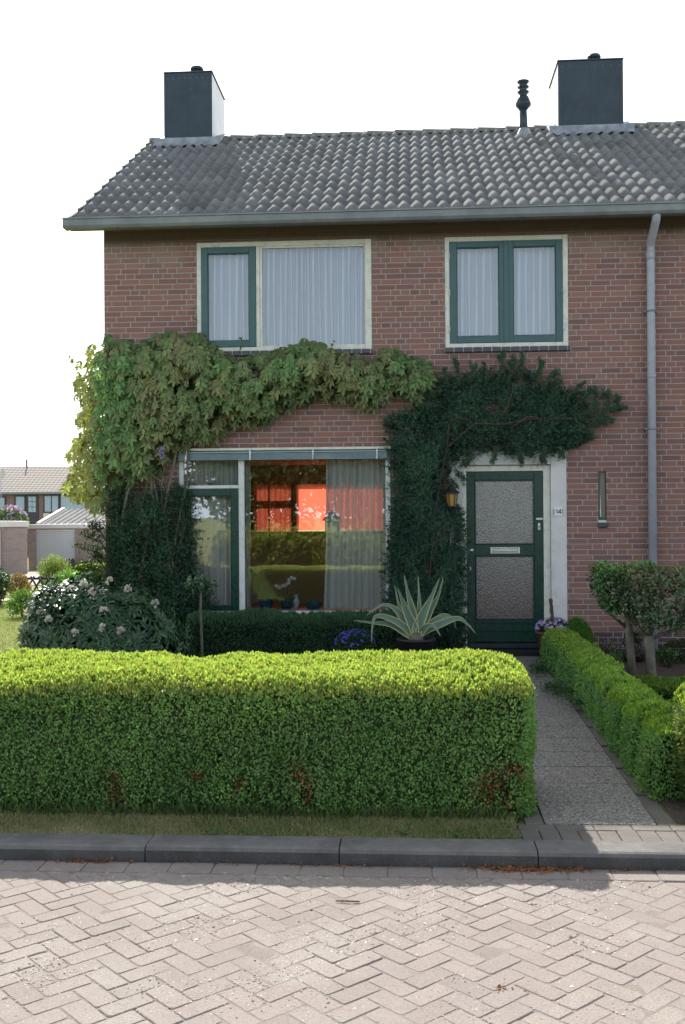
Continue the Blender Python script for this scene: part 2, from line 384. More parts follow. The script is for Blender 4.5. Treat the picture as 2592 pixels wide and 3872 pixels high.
def foliage(name, parts, mat, parent=None, loc=None):
    V, F, C = merge(parts); me = mesh_np(name, V, F, C); return link(name, me, mat, parent, loc)
def rvec(n): return nrm(RNG.normal(size=(n, 3)))
def wave(P, s, seed=0):
    r = np.random.default_rng(seed); out = np.zeros(len(P))
    for i in range(6):
        k = r.normal(size=3)*s*(1+.5*i); out += np.sin(P@k+r.uniform(0, 6.28))/(1+.4*i)
    return out/2.5
def jit(base_c, n, v=.2, hue=.08):
    b = np.array(base_c)[None]*(1+RNG.normal(size=(n, 1))*v)
    return np.clip(b*(1+RNG.normal(size=(n, 3))*hue), .003, .95)
def mixc(a, b, t): t = np.clip(t, 0, 1)[:, None]; return a*(1-t)+b*t

def rbox(n, lo, hi, r, faces='F T B L R', slope=None):
    """points and normals on a rounded box"""
    lo = np.array(lo, float); hi = np.array(hi, float); d = hi-lo
    A = {'F': d[0]*d[2], 'B': d[0]*d[2], 'T': d[0]*d[1], 'L': d[1]*d[2], 'R': d[1]*d[2]}
    fs = faces.split(); w = np.array([A[f] for f in fs]); w /= w.sum()
    pick = RNG.choice(len(fs), n, p=w); u = RNG.random((n, 3)); P = lo+u*d; 
    for i, f in enumerate(fs):
        m = pick == i
        if f == 'F': P[m, 1] = lo[1]
        if f == 'B': P[m, 1] = hi[1]
        if f == 'T': P[m, 2] = hi[2]
        if f == 'L': P[m, 0] = lo[0]
        if f == 'R': P[m, 0] = hi[0]
    il = lo+r; ih = hi-r; il[2] = lo[2]-1
    Q = np.clip(P, il, ih); N = nrm(P-Q); return Q+N*r, N
def ellip(n, c, rad, lower=-.6):
    N = rvec(int(n*2.2)); N = N[N[:, 2] > lower][:n]; c = np.array(c); rad = np.array(rad)
    return c+N*rad, nrm(N/rad)
def inpoly(P, poly):
    x, y = P[:, 0], P[:, 1]; ins = np.zeros(len(P), bool); q = np.array(poly); j = len(q)-1
    for i in range(len(q)):
        xi, yi = q[i]; xj, yj = q[j]
        ins ^= ((yi > y) != (yj > y)) & (x < (xj-xi)*(y-yi)/(yj-yi+1e-12)+xi); j = i
    return ins
def edged(P, poly):
    q = np.array(poly); d = np.full(len(P), 9.)
    for a, b in zip(q, np.roll(q, -1, 0)):
        ab = b-a; t = np.clip(((P-a)@ab)/(ab@ab+1e-9), 0, 1); d = np.minimum(d, np.linalg.norm(P-a-t[:, None]*ab, axis=1))
    return d
def polypts(n, poly):
    q = np.array(poly); lo = q.min(0); hi = q.max(0); out = np.zeros((0, 2))
    while len(out) < n:
        P = lo+RNG.random((n*2, 2))*(hi-lo); out = np.concatenate([out, P[inpoly(P, poly)]])
    return out[:n]

def zg(y):
    K = [(-400, -.18), (-6.9, -.18), (-6.6, -.12), (-6.2, -.11), (-1, 0), (7, 0), (12, -.2), (22, -.7), (38, -1.2), (44, -1.36), (900, -1.36)]
    return float(np.interp(y, [k[0] for k in K], [k[1] for k in K]))

# ----------------------------------------------------------------- world, sun, camera
SUNV = Vector((.30, -1, -.90)).normalized()
world = bpy.data.worlds.new("World"); scene.world = world; world.use_nodes = True
wt = world.node_tree; wt.nodes.clear()
sky = wt.nodes.new('ShaderNodeTexSky'); sky.sky_type = 'NISHITA'; sky.sun_disc = False
sky.sun_elevation = math.asin(-SUNV.z); sky.sun_rotation = math.atan2(-SUNV.x, -SUNV.y)
sky.air_density = 1.0; sky.dust_density = 2.0; sky.ozone_density = 1.0; sky.altitude = 0
bgn = wt.nodes.new('ShaderNodeBackground'); bgn.inputs[1].default_value = .10
hs = wt.nodes.new('ShaderNodeHueSaturation'); hs.inputs['Saturation'].default_value = .55
wo = wt.nodes.new('ShaderNodeOutputWorld')
# bright spring haze: white towards the sun, pale blue away from it, added to the clear-sky model
tcw = wt.nodes.new('ShaderNodeTexCoord'); dt = wt.nodes.new('ShaderNodeVectorMath'); dt.operation = 'DOT_PRODUCT'
dt.inputs[1].default_value = (-SUNV.x, -SUNV.y, -SUNV.z); wt.links.new(tcw.outputs['Generated'], dt.inputs[0])
mr = wt.nodes.new('ShaderNodeMapRange'); mr.interpolation_type = 'SMOOTHSTEP'; wt.links.new(dt.outputs['Value'], mr.inputs[0]); mr.inputs[1].default_value = -.5; mr.inputs[2].default_value = .55
hz = wt.nodes.new('ShaderNodeMix'); hz.data_type = 'RGBA'; wt.links.new(mr.outputs[0], hz.inputs['Factor'])
hz.inputs[6].default_value = (.82, .98, 1.14, 1); hz.inputs[7].default_value = (.96, .98, .99, 1)
sx = wt.nodes.new('ShaderNodeSeparateXYZ'); wt.links.new(tcw.outputs['Generated'], sx.inputs[0])
ze = wt.nodes.new('ShaderNodeMapRange'); ze.interpolation_type = 'SMOOTHSTEP'; wt.links.new(sx.outputs[2], ze.inputs[0]); ze.inputs[1].default_value = .42; ze.inputs[2].default_value = .82; ze.inputs[3].default_value = 1.12; ze.inputs[4].default_value = .16
bg2 = wt.nodes.new('ShaderNodeBackground'); wt.links.new(hz.outputs[2], bg2.inputs[0]); 
ns = wt.nodes.new('ShaderNodeMapRange'); ns.interpolation_type = 'SMOOTHSTEP'; wt.links.new(dt.outputs['Value'], ns.inputs[0]); ns.inputs[1].default_value = .78; ns.inputs[2].default_value = .90; ns.inputs[3].default_value = 0; ns.inputs[4].default_value = 1.10
zb = wt.nodes.new('ShaderNodeMapRange'); zb.interpolation_type = 'SMOOTHSTEP'; wt.links.new(sx.outputs[2], zb.inputs[0]); zb.inputs[1].default_value = .12; zb.inputs[2].default_value = .62; zb.inputs[3].default_value = 2.0; zb.inputs[4].default_value = .16
fm = wt.nodes.new('ShaderNodeMapRange'); fm.interpolation_type = 'SMOOTHSTEP'; wt.links.new(dt.outputs['Value'], fm.inputs[0]); fm.inputs[1].default_value = 0; fm.inputs[2].default_value = .45
zz_ = wt.nodes.new('ShaderNodeMix'); zz_.data_type = 'FLOAT'; wt.links.new(fm.outputs[0], zz_.inputs[0]); wt.links.new(zb.outputs[0], zz_.inputs[2]); wt.links.new(ze.outputs[0], zz_.inputs[3])
mxm = wt.nodes.new('ShaderNodeMath'); mxm.operation = 'MAXIMUM'; wt.links.new(zz_.outputs[0], mxm.inputs[0]); wt.links.new(ns.outputs[0], mxm.inputs[1]); wt.links.new(mxm.outputs[0], bg2.inputs[1])
ad = wt.nodes.new('ShaderNodeAddShader')
wt.links.new(sky.outputs[0], hs.inputs['Color']); wt.links.new(hs.outputs[0], bgn.inputs[0]); wt.links.new(bgn.outputs[0], ad.inputs[0]); wt.links.new(bg2.outputs[0], ad.inputs[1]); wt.links.new(ad.outputs[0], wo.inputs[0])
sd = bpy.data.lights.new('sun', 'SUN'); sd.energy = 7.4; sd.angle = radians(.55); sd.color = (1, .95, .86)
so = bpy.data.objects.new('sun', sd); COL.objects.link(so); so.rotation_euler = SUNV.to_track_quat('-Z', 'Y').to_euler(); so.location = (-5, 20, 18)
cd = bpy.data.cameras.new('camera'); cd.sensor_fit = 'VERTICAL'; cd.sensor_height = 23.6; cd.lens = 23.6*3900/3872
cd.clip_start = .05; cd.clip_end = 2000
cam = bpy.data.objects.new('camera', cd); COL.objects.link(cam); scene.camera = cam
CAMY = -11.9
Rm = Matrix.Rotation(radians(3.83), 4, 'Z') @ Matrix.Rotation(radians(90.15), 4, 'X') @ Matrix.Rotation(radians(-.385), 4, 'Z')
cam.matrix_world = Matrix.Translation((0, CAMY, 1.6)) @ Rm
scene.view_settings.view_transform = 'Standard'; scene.view_settings.look = 'None'; scene.view_settings.exposure = 0
scene.render.engine = 'CYCLES'
try:
    scene.cycles.max_bounces = 8; scene.cycles.transparent_max_bounces = 12; scene.cycles.use_denoising = True
    scene.cycles.sample_clamp_indirect = 6; scene.cycles.caustics_reflective = False; scene.cycles.caustics_refractive = False
except Exception: pass

# ================================================================= THE SETTING
def sheet(name, xs, ys, zf, mat, kind='structure'):
    V = np.array([(x, y, zf(x, y)) for y in ys for x in xs]); nx = len(xs)
    F = np.array([(j*nx+i, j*nx+i+1, (j+1)*nx+i+1, (j+1)*nx+i) for j in range(len(ys)-1) for i in range(len(xs)-1)])
    return tag(link(name, mesh_np(name, V, [F], None, True), mat), kind=kind)
ys = [-600, -200, -60, -14, -13.02, -13, -10]+list(np.arange(-6.4, 0, .4))+[0, 3, 7, 9, 12, 17, 22, 30, 38, 44, 80, 200, 900]
def gz(x, y):
    if y <= -13.0: return -.12
    if y <= -6.6: return -.30
    return zg(y)-.012
sheet('lawn', [-900, -200, -60, -20, -8, -4, 0, 4, 12, 60, 200, 900], [-600, -200, -60, -14, -13.1, -13.0, -6.5]+list(np.arange(-6.4, 0, .4))+[0, 3, 7, 9, 12, 17, 22, 30, 38, 44, 80, 200, 900],
      lambda x, y: (-.12 if y <= -13.05 else (-.34 if y <= -6.49 else zg(y)-.012)), MAT['lawn'])
# soil of the planting beds, left of and right of the path
sheet('bed_soil', list(np.linspace(-3.95, .60, 16)), list(np.linspace(-6.1, -.02, 24)), lambda x, y: zg(y)-.004+.01*sin(9*x+4*y)*cos(7*y), MAT['soil'])
sheet('garden_soil', list(np.linspace(1.45, 9, 30)), list(np.linspace(-6.1, -.02, 24)), lambda x, y: zg(y)-.002+.012*sin(9*x+4*y)*cos(8*y-3*x), MAT['soil'])
sheet('verge', list(np.linspace(-9, .56, 60)), list(np.linspace(-6.47, -5.8, 8)), lambda x, y: zg(y)+.006+.012*sin(6*x)*sin(9*y+2*x), MAT['verge'])
sheet('verge_opposite', [-60, 60], [-18, -13.2], lambda x, y: -.115, MAT['lawn'])

# road: herringbone pavers laid as real stones near the camera, plain bed under them
def paver(mb, cx, cy, ang, L, W, z, col, cut=None, bev=.0035):
    cut = cut or random.uniform(.005, .013)
    ca, sa = cos(ang), sin(ang); hl, hw = L/2, W/2
    tx, ty = random.gauss(0, .007), random.gauss(0, .008); zj = random.gauss(0, .0008); ang += random.gauss(0, .006)
    def ring(i, dz):
        c = cut; a, b = hl-i, hw-i
        q = [(-a+c, -b), (a-c, -b), (a, -b+c), (a, b-c), (a-c, b), (-a+c, b), (-a, b-c), (-a, -b+c)]
        return [(cx+x*ca-y*sa, cy+x*sa+y*ca, z+dz+zj+x*tx+y*ty) for x, y in q]
    vs = ring(bev, 0)+ring(0, -bev)+ring(0, -.04)
    fs = [tuple(range(8))]+[(k+8, (k+1) % 8+8, (k+1) % 8, k) for k in range(8)]+[(k+16, (k+1) % 8+16, (k+1) % 8+8, k+8) for k in range(8)]
    mb.add(vs, fs, False, col)
road = MB(); RZ = -.18; w = .0975; y0r = -6.835
def pcol():
    k = random.gauss(1, .045); b = random.choice([(.315, .268, .25), (.30, .255, .238), (.32, .267, .248), (.305, .264, .25)])
    return tuple(c*k for c in b)
for cx in range(-60, 60):
    for cy in range(-60, 60):
        s4 = (cx-cy) % 4
        if s4 == 0: c = (cx+1, cy+.5); a = 0
        elif s4 == 3: c = (cx+.5, cy+1); a = pi/2
        else: continue
        X = (c[0]*cos(pi/4)-c[1]*sin(pi/4))*w+.02; Y = (c[0]*sin(pi/4)+c[1]*cos(pi/4))*w-8.3
        if -4.2 < X < 3.6 and -10.6 < Y < y0r+.12: paver(road, X, Y, a+pi/4, 2*w-.0035, w-.0035, RZ, pcol())
x = -4.2
while x < 3.6:
    paver(road, x, y0r+.078, 0, .217, .150, RZ+.005, tuple(c*.9 for c in pcol())); x += .22
tag(road.build('road', MAT['paver'], color=True), kind='structure')
sheet('road_bed', [-300, -4, 4, 300], [-13.0, -10, -6.6], lambda x, y: RZ-.010, MAT['sand'])
_r = np.random.default_rng(8); _k = _r.normal(size=(9, 2))*np.array([3, 3, 6, 6, 11, 11, 20, 30, 45])[:, None]; _p = _r.uniform(0, 6.28, 9); _a = np.array([1, 1, .8, .8, .6, .6, .4, .35, .3])
def sandz(x, y): return min(RZ-.0012, RZ-.0024+.0013*float((np.sin(_k@np.array([x, y])+_p)*_a).sum()/1.7))
sheet('joint_sand', list(np.linspace(-2.7, 2.5, 260)), list(np.linspace(-9.4, -6.68, 140)), sandz, MAT['sand'])
far = MB()
for (a, b, c, d) in ((-60, -4.25, -13.0, -6.75), (3.65, 60, -13.0, -6.75), (-4.25, 3.65, -13.0, -10.55)): far.quad((a, c, RZ-.003), (b, c, RZ-.003), (b, d, RZ-.003), (a, d, RZ-.003))
for v in range(len(far.c)): far.c[v] = (.32, .28, .26, 1)
tag(far.build('road_surface', MAT['paver'], color=True), kind='structure')

kerb = MB(); kx = .621-7
while kx < 9:
    xa, xb = kx+.003, kx+.997; yf, yb, zt, zb = -6.672, -6.478, -.098+random.uniform(-.002, .002), -.30
    ch = .022; prof = [(yb, zb), (yf, zb), (yf-.004, zt-ch), (yf+ch*.35, zt-ch*.3), (yf+ch, zt), (yb, zt)]
    n = len(prof); vs = [(xx, p, q) for xx in (xa, xb) for p, q in prof]
    kerb.add(vs, [tuple(range(n)), tuple(range(n, 2*n))[::-1]]+[(k, k+n, (k+1) % n+n, (k+1) % n) for k in range(n)]); kx += 1.0
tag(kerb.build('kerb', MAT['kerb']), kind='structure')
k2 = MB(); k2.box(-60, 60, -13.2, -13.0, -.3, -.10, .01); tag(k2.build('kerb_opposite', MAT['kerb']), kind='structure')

# garden path of exposed-aggregate slabs with concrete border
path = MB(); py = -6.165
def px_l(y): return .722+(y+6.15)*.010
while py < -.55:
    a, b = py+.0035, py+.3945; zz = zg((a+b)/2)+.004+random.uniform(-.0015, .0015)
    xl = px_l(a); xr = xl+.605
    za, zb2 = zg(a)+.004+random.uniform(-.0012, .0012), zg(b)+.004+random.uniform(-.0012, .0012)
    vs = [(xl, a, za-.05), (xr, a, za-.05), (xr, b, za-.05), (xl, b, za-.05), (xl+.002, a+.002, za), (xr-.002, a+.002, za), (xr-.002, b-.002, zb2), (xl+.002, b-.002, zb2)]
    path.add(vs, [(4, 5, 6, 7), (0, 1, 5, 4), (1, 2, 6, 5), (2, 3, 7, 6), (3, 0, 4, 7)]); py += .398
tag(path.build('path', MAT['aggregate']), kind='structure')
pb = MB()
for side in (-1, 1):
    yy = -6.17
    while yy < -.6:
        xl = px_l(yy)+(-.107 if side < 0 else .611); pb.box(xl, xl+.1, yy+.002, yy+.596, zg(yy)-.06, zg(yy)+.003+random.uniform(-.002, .002), .004); yy += .6
for row, (ya, yb_) in enumerate(((-6.275, -6.178), (-6.472, -6.280))):
    xx = .565-.5*(row % 2)*.2
    while xx < 3.4:
        L = .205 if row == 0 else .103
        pb.box(xx+.002, xx+L-.002, ya, yb_, -.16, -.104+random.uniform(-.003, .003), .004); xx += L
tag(pb.build('path_border', MAT['border']), kind='structure')
dr = sheet('driveway', [-24, -12], [22, 30, 38, 43.4], lambda x, y: zg(y)+.008, MAT['drive'])
sheet('garden_path', [-16, -6.6], [7.4, 8.6], lambda x, y: zg(y)+.008, MAT['drive'])

# ================================================================= THE HOUSE
house = base('terraced_house', (-.4, 0, 0), 'two-storey red brick house with brown tiled roof and a green front door', 'house')
HX0, HX1, HY = -3.587, 9.0, 7.0
def wall_grid(mb, xs, zs, holes, y0, y1, x_of=None):
    xs = sorted(set(xs+[h[0] for h in holes]+[h[1] for h in holes])); zs = sorted(set(zs+[h[2] for h in holes]+[h[3] for h in holes]))
    for i in range(len(xs)-1):
        for j in range(len(zs)-1):
            cx, cz = (xs[i]+xs[i+1])/2, (zs[j]+zs[j+1])/2
            if any(h[0] < cx < h[1] and h[2] < cz < h[3] for h in holes): continue
            a, b, c, d = xs[i], xs[i+1], zs[j], zs[j+1]
            mb.quad((a, y0, c), (b, y0, c), (b, y0, d), (a, y0, d)); mb.quad((b, y1, c), (a, y1, c), (a, y1, d), (b, y1, d))
    for h in holes:
        a, b, c, d = h
        mb.quad((a, y0, c), (a, y0, d), (a, y1, d), (a, y1, c)); mb.quad((b, y0, c), (b, y1, c), (b, y1, d), (b, y0, d))
        mb.quad((a, y0, c), (a, y1, c), (b, y1, c), (b, y0, c)); mb.quad((a, y0, d), (b, y0, d), (b, y1, d), (a, y1, d))
wl = MB()
HOLES = [(-2.49, -.44, 3.508, 4.79), (.398, 1.803, 3.505, 4.785), (-2.713, -.24, .42, 2.368), (.57, 1.585, -.1, 2.157), (2.12, 2.212, 1.49, 2.073)]
wall_grid(wl, [HX0, HX1], [-.3, 5.0], HOLES, 0, .22)
wall_grid(wl, [HX0, HX1], [-.3, 5.0], [(-2.86, -2.19, 1.3, 2.16), (-2.09, -.52, 1.3, 2.16)], HY, HY-.2)
wl.quad((HX0, HY, -1), (HX0, 0, -1), (HX0, 0, 5.0), (HX0, HY, 5.0)); wl.add([(HX0, 0, 5), (HX0, HY, 5), (HX0, 3.5, 7.15)], [(0, 1, 2)])
wl.quad((HX1, 0, -1), (HX1, HY, -1), (HX1, HY, 5.0), (HX1, 0, 5.0))
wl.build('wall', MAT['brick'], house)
ins = MB()   # rooms behind the windows
ins.box(-3.5, .45, .23, 6.78, -.05, .0); ins.box(-3.5, 8.9, .23, 6.78, 2.5, 2.62)
ins.box(-3.52, -3.48, .23, 6.78, 0, 2.5); ins.box(.42, .46, .23, 6.78, 0, 2.5)
wall_grid(ins, [-3.5, .45], [0, 2.5], [(-2.86, -2.19, 1.3, 2.16), (-2.09, -.52, 1.3, 2.16)], 6.76, 6.79)
ins.build('room', MAT['roomwall'], house)
iu = MB(); iu.box(-3.5, 8.9, 1.3, 1.34, 2.62, 5.0); iu.box(.5, 8.8, 1.2, 1.25, 0, 2.5)
iu.build('partition', MAT['roomwall'], house)

# ---- roof
TP = .6; PH = atan(TP); cph, sph = cos(PH), sin(PH)
EY, EZ = -.30, 5.0; SL = 3.8/cph; NR = 12; EXP = SL/NR
def roofpt(x, s, h, back=False):
    y = EY+s*cph-h*sph; z = EZ+s*sph+h*cph
    return (x, 7.0-y, z) if back else (x, y, z)
def wav(u):
    t = u % 1.0
    return .5-.5*cos(2*pi*(t**.86))
def roof_side(back):
    xs = np.arange(-3.868, 9.2, .0125); nx = len(xs); V = []; F = []; C = []
    rn = np.random.default_rng(5 if back else 4); hw_ = np.array([wav((x+3.868)/.1495) for x in xs])*.046
    tid = ((xs+3.868)/.299).astype(int)
    for r in range(NR):
        s0 = r*EXP-.02; s1 = (r+1)*EXP+.04
        tz = rn.normal(0, .0022, tid.max()+2); tc = rn.normal(1, .10, tid.max()+2); tr = rn.normal(0, .004, tid.max()+2)
        k = len(V)
        for (s, base_h, tag_) in ((s0, -.008, 0), (s0, .015, 1), ((s0+s1)/2, .0055, 2), (s1, -.004, 2)):
            for i, x in enumerate(xs):
                hh = hw_[i]+base_h+(tz[tid[i]] if tag_ else 0)
                V.append(roofpt(x, s+(tr[tid[i]] if tag_ < 2 else 0), hh, back)); cc = tc[tid[i]]; C.append((.185*cc, .188*cc, .192*cc))
        for q in (0, 1, 2):
            for i in range(nx-1):
                a = k+q*nx+i
                F.append((a, a+1, a+nx+1, a+nx) if not back else (a, a+nx, a+nx+1, a+1))
    me = mesh_np('roof', np.array(V), [np.array(F)], np.array(C)); return me
rf = roof_side(False); roof = link('roof', rf, MAT['tile'], house)
bs = MB()
for b in (False, True):
    q = [roofpt(-3.8, 0, -.05, b), roofpt(9.2, 0, -.05, b), roofpt(9.2, SL, -.05, b), roofpt(-3.8, SL, -.05, b)]; bs.quad(*q)
    q = [roofpt(-3.85, 0, -.03, b), roofpt(-3.85, SL, -.03, b), roofpt(-3.85, SL, -.12, b), roofpt(-3.85, 0, -.12, b)]; bs.quad(*q)
bs.build('roof_deck', MAT['soffit'], house)
bk = MB(); q = [roofpt(-3.868, -.02, .03, True), roofpt(9.2, -.02, .03, True), roofpt(9.2, SL, .03, True), roofpt(-3.868, SL, .03, True)]; bk.quad(*q)
for i in range(len(bk.c)): bk.c[i] = (.27, .245, .225, 1)
bk.build('rear_roof', MAT['tile'], house, color=True)
rt = MB(); rx = -3.90; k = 0
while rx < 9:
    n = 10; vs = []; rr = random.Random(k)
    for (xx, R) in ((rx, .135), (rx+.44, .118)):
        for j in range(n+1):
            t = pi*(-.04+1.08*j/n); vs.append((xx, 3.5-cos(t)*R, 7.235+sin(t)*R*.62+(.012 if xx == rx else 0)+rr.uniform(-.002, .002)))
    fs = [(j, j+1, n+2+j, n+1+j) for j in range(n)]+[tuple(range(n+1))[::-1]]
    c = rr.gauss(1, .08); rt.add(vs, fs, False, (.20*c, .20*c, .17*c)); rx += .41; k += 1
o = rt.build('ridge_tiles', MAT['tile'], roof, color=True)
vg = MB()   # verge edge stones stepping down the left end
for r in range(NR):
    s0 = r*EXP-.02; s1 = (r+1)*EXP+.02
    P = [roofpt(xx, s, h) for xx in (-3.895, -3.86) for s, h in ((s0, -.05), (s0, .045), (s1, .012), (s1, -.07))]
    vg.add(P, [(0, 1, 2, 3), (7, 6, 5, 4), (0, 4, 5, 1), (1, 5, 6, 2), (2, 6, 7, 3)], False, (.16, .16, .15))
vg.build('verge', MAT['tile'], roof, color=True)

# ---- gutter, soffit, downpipe
gt = MB(); prof = [(-.36, 4.962), (-.36, 4.87), (-.40, 4.852), (-.49, 4.852), (-.515, 4.88), (-.525, 4.945), (-.540, 4.95), (-.540, 4.966), (-.515, 4.966), (-.505, 4.89), (-.485, 4.868), (-.40, 4.868), (-.376, 4.885), (-.376, 4.962)]
n = len(prof)
gt.add([(xx, a, b) for xx in (-3.9, 9.2) for a, b in prof], [(j, j+n, (j+1) % n+n, (j+1) % n) for j in range(n)]+[tuple(range(n))])
gt.box(-3.902, -3.894, -.52, -.365, 4.856, 4.955)
gutter = gt.build('gutter', MAT['zinc'], house)
x = -3.3; bb = MB()
while x < 9:
    bb = MB(); bb.box(x, x+.022, -.535, -.38, 4.846, 4.8515)
    bb.build('bracket', MAT['zinc'], gutter); x += .905
    if x > 4: break
sf = MB(); sf.box(-3.86, 9.2, -.334, -.003, 4.955, 4.975); sf.box(-3.86, 9.2, -.358, -.335, 4.861, 4.99)
sf.build('soffit', MAT['soffit'], house)
dp = MB(); cx = 2.708
dp.tube([(cx-.018, -.44, 4.87), (cx-.018, -.44, 4.84), (cx-.017, -.42, 4.80), (cx-.005, -.12, 4.64), (cx, -.08, 4.60), (cx, -.075, 4.54), (cx, -.075, 0)], [.046]*7, 18)
dp.tube([(cx, -.075, 4.55), (cx, -.075, 4.45)], .051, 18); dp.tube([(cx, -.075, 3.15), (cx, -.075, 3.12)], .049, 18)
dpo = dp.build('downpipe', MAT['pipe'], house)
for zz in (3.86, 2.53, .55):
    c = MB(); c.tube([(cx, -.075, zz), (cx, -.075, zz+.022)], .053, 18); c.box(cx-.075, cx+.075, -.082, -.068, zz+.002, zz+.02); c.tube([(cx-.07, -.075, zz+.011), (cx-.07, 0, zz+.011)], .006, 6)
    c.tube([(cx+.07, -.075, zz+.011), (cx+.07, 0, zz+.011)], .006, 6); c.build('clamp', MAT['zinc'], dpo)

# ---- chimneys
def chimney(x0, x1, y0, y1, zt):
    m = MB(); m.box(x0, x1, y0, y0+.02, 6.75, zt, .003); ch = m.build('chimney', MAT['slate'], house)
    for zz in np.arange(zt-.08, zt-.01, .2):
        for xx in np.linspace(x0+.05, x1-.05, 8):
            rv = MB(); rv.lathe((xx, y0, zz), [(0, -.004), (.006, -.003), (.008, 0)], 6, axis='Y'); rv.build('rivet', MAT['zinc'], ch)
    s = MB(); s.box(x0+.004, x1-.004, y0+.021, y1, 6.75, zt-.012); s.build('side_cladding', MAT['panel_light'], ch)
    sm = MB(); sm.box(x0+(x1-x0)*.5-.002, x0+(x1-x0)*.5+.002, y0-.0025, y0-.0005, 7.14, zt-.01); sm.box(x0-.004, x0+.03, y0-.004, y0-.0006, 7.14, zt-.01); sm.box(x1-.03, x1+.004, y0-.004, y0-.0006, 7.14, zt-.01); sm.build('edge_trim', MAT['dark'], ch)
    t = MB(); t.box(x0-.012, x1+.012, y0-.012, y1+.012, zt, zt+.02, .004); t.build('cap', MAT['dark'], ch)
    mx = (x0+x1)/2+.09; c = MB(); c.tube([(mx, y0+.22, zt), (mx, y0+.22, zt+.10)], .06, 14)
    c.lathe((mx, y0+.22, zt+.10), [(.055, 0), (.095, .02), (.1, .04), (.085, .065), (.0, .08)], 20)
    for k in range(10): c.tube([(mx+.075*cos(k*.628), y0+.22+.075*sin(k*.628), zt+.02), (mx+.095*cos(k*.628), y0+.22+.095*sin(k*.628), zt+.13)], .004, 4)
    c.build('cowl', MAT['dark'], ch)
    f = MB(); n = 26; vs = []
    for i in range(n+1):
        xx = x0-.14+(x1-x0+.28)*i/n; s_ = (y0-EY)/cph
        for (ds, h) in ((-.16+.03*sin(i*1.7), .045+.018*sin(i*2.1)), (-.05, .075), (.0, .13)):
            p = roofpt(xx, s_+ds, h); vs.append((p[0], min(p[1], y0-.004) if x0 < xx < x1 else p[1], p[2]))
    f.add(vs, [(i*3+j, i*3+3+j, i*3+4+j, i*3+1+j) for i in range(n) for j in range(2)], True)
    f.box(x0-.006, x1+.006, y0-.008, y0-.001, 7.0, 7.14)
    for xa, xb in ((x0-.14, x0-.002), (x1+.002, x1+.14)):
        s_ = (y0-EY)/cph; q = [roofpt(xa, s_-.03, .06), roofpt(xb, s_-.03, .06), roofpt(xb, s_+.45, .08), roofpt(xa, s_+.45, .06)]; f.quad(*q)
    f.build('flashing', MAT['lead'], ch)
    return ch
chimney(-3.60, -2.89, 3.1, 4.15, 8.13); chimney(2.148, 3.063, 3.1, 4.05, 8.10)
vp = MB(); c = (1.652, 3.15, 0)
vp.tube([(1.66, 3.15, 6.95), (1.655, 3.15, 7.30), (1.645, 3.15, 7.48)], [.062, .056, .056], 16)
vp.lathe(c, [(.058, 7.44), (.112, 7.50), (.112, 7.53), (.085, 7.60), (.07, 7.63), (.055, 7.64), (.055, 7.66), (.086, 7.69), (.086, 7.70), (.05, 7.71), (.05, 7.74), (.084, 7.76), (.084, 7.775), (.05, 7.785)], 20)
vpo = vp.build('flue', MAT['dark'], house)
v2 = MB(); v2.lathe(c, [(.05, 7.78), (.05, 7.80), (.085, 7.835), (.088, 7.85), (.0, 7.852)], 20); v2.build('cap', MAT['dark'], vpo)
v3 = MB(); v3.lathe((1.66, 3.14, 0), [(.15, 6.98), (.10, 7.10), (.068, 7.16)], 16); v3.build('flashing', MAT['lead'], vpo)

# ---- windows
def pane(x0, x1, z0, z1, y, parent, mat='glass', name='pane'):
    m = MB(); m.quad((x0, y, z0), (x1, y, z0), (x1, y, z1), (x0, y, z1)); return m.build(name, MAT[mat], parent)
def sash(x0, x1, z0, z1, g, mat, parent, y0=-.004, y1=.05):
    gx0, gx1, gz0, gz1 = g; m = MB()
    m.frame(x0, x1, z0, z1, gx0-x0, x1-gx1, gz0-z0, z1-gz1, y0, y1)
    m.frame(gx0+.001, gx1-.001, gz0+.001, gz1-.001, .008, .008, .008, .008, y0+.012, y0+.030, .002)
    s = m.build('sash', MAT[mat], parent); pane(gx0+.002, gx1-.002, gz0+.002, gz1-.002, y0+.03, parent, 'glass_upper' if z0 > 3 else 'glass'); return s
def hinge(x, z, parent):
    m = MB(); m.tube([(x, -.012, z-.035), (x, -.012, z+.035)], .007, 8); m.build('hinge', MAT['cream'], parent)
# upper left
w1 = MB(); FY0, FY1 = .006, .075
w1.frame(-2.488, -.442, 3.510, 4.788, .054, .078, .05, .056, FY0, FY1); w1.box(-1.789, -1.746, FY0+.001, FY1-.001, 3.561, 4.731, .003)
w1.frame(-1.745, -.521, 3.561, 4.731, .028, .004, .012, .024, FY0+.01, FY1-.004, .002)
win1 = w1.build('window', MAT['cream'], house)
sash(-2.433, -1.791, 3.562, 4.730, (-2.357, -1.871, 3.636, 4.656), 'teal', win1); pane(-1.717, -.526, 3.574, 4.706, .035, win1, 'glass_upper')
def sill(x0, x1, z1, parent, h=.055):
    m = MB(); x = x0
    while x < x1-.02: m.box(x+.004, min(x+.105, x1)-.004, -.05, .03, z1-h, z1, .006); x += .107
    s = m.build('sill', MAT['sillbrick'], parent)
    g = MB(); g.box(x0, x1, -.042, .03, z1-h+.003, z1-.004); g.build('mortar', MAT['lead'], s)
sill(-2.49, -.43, 3.508, win1)
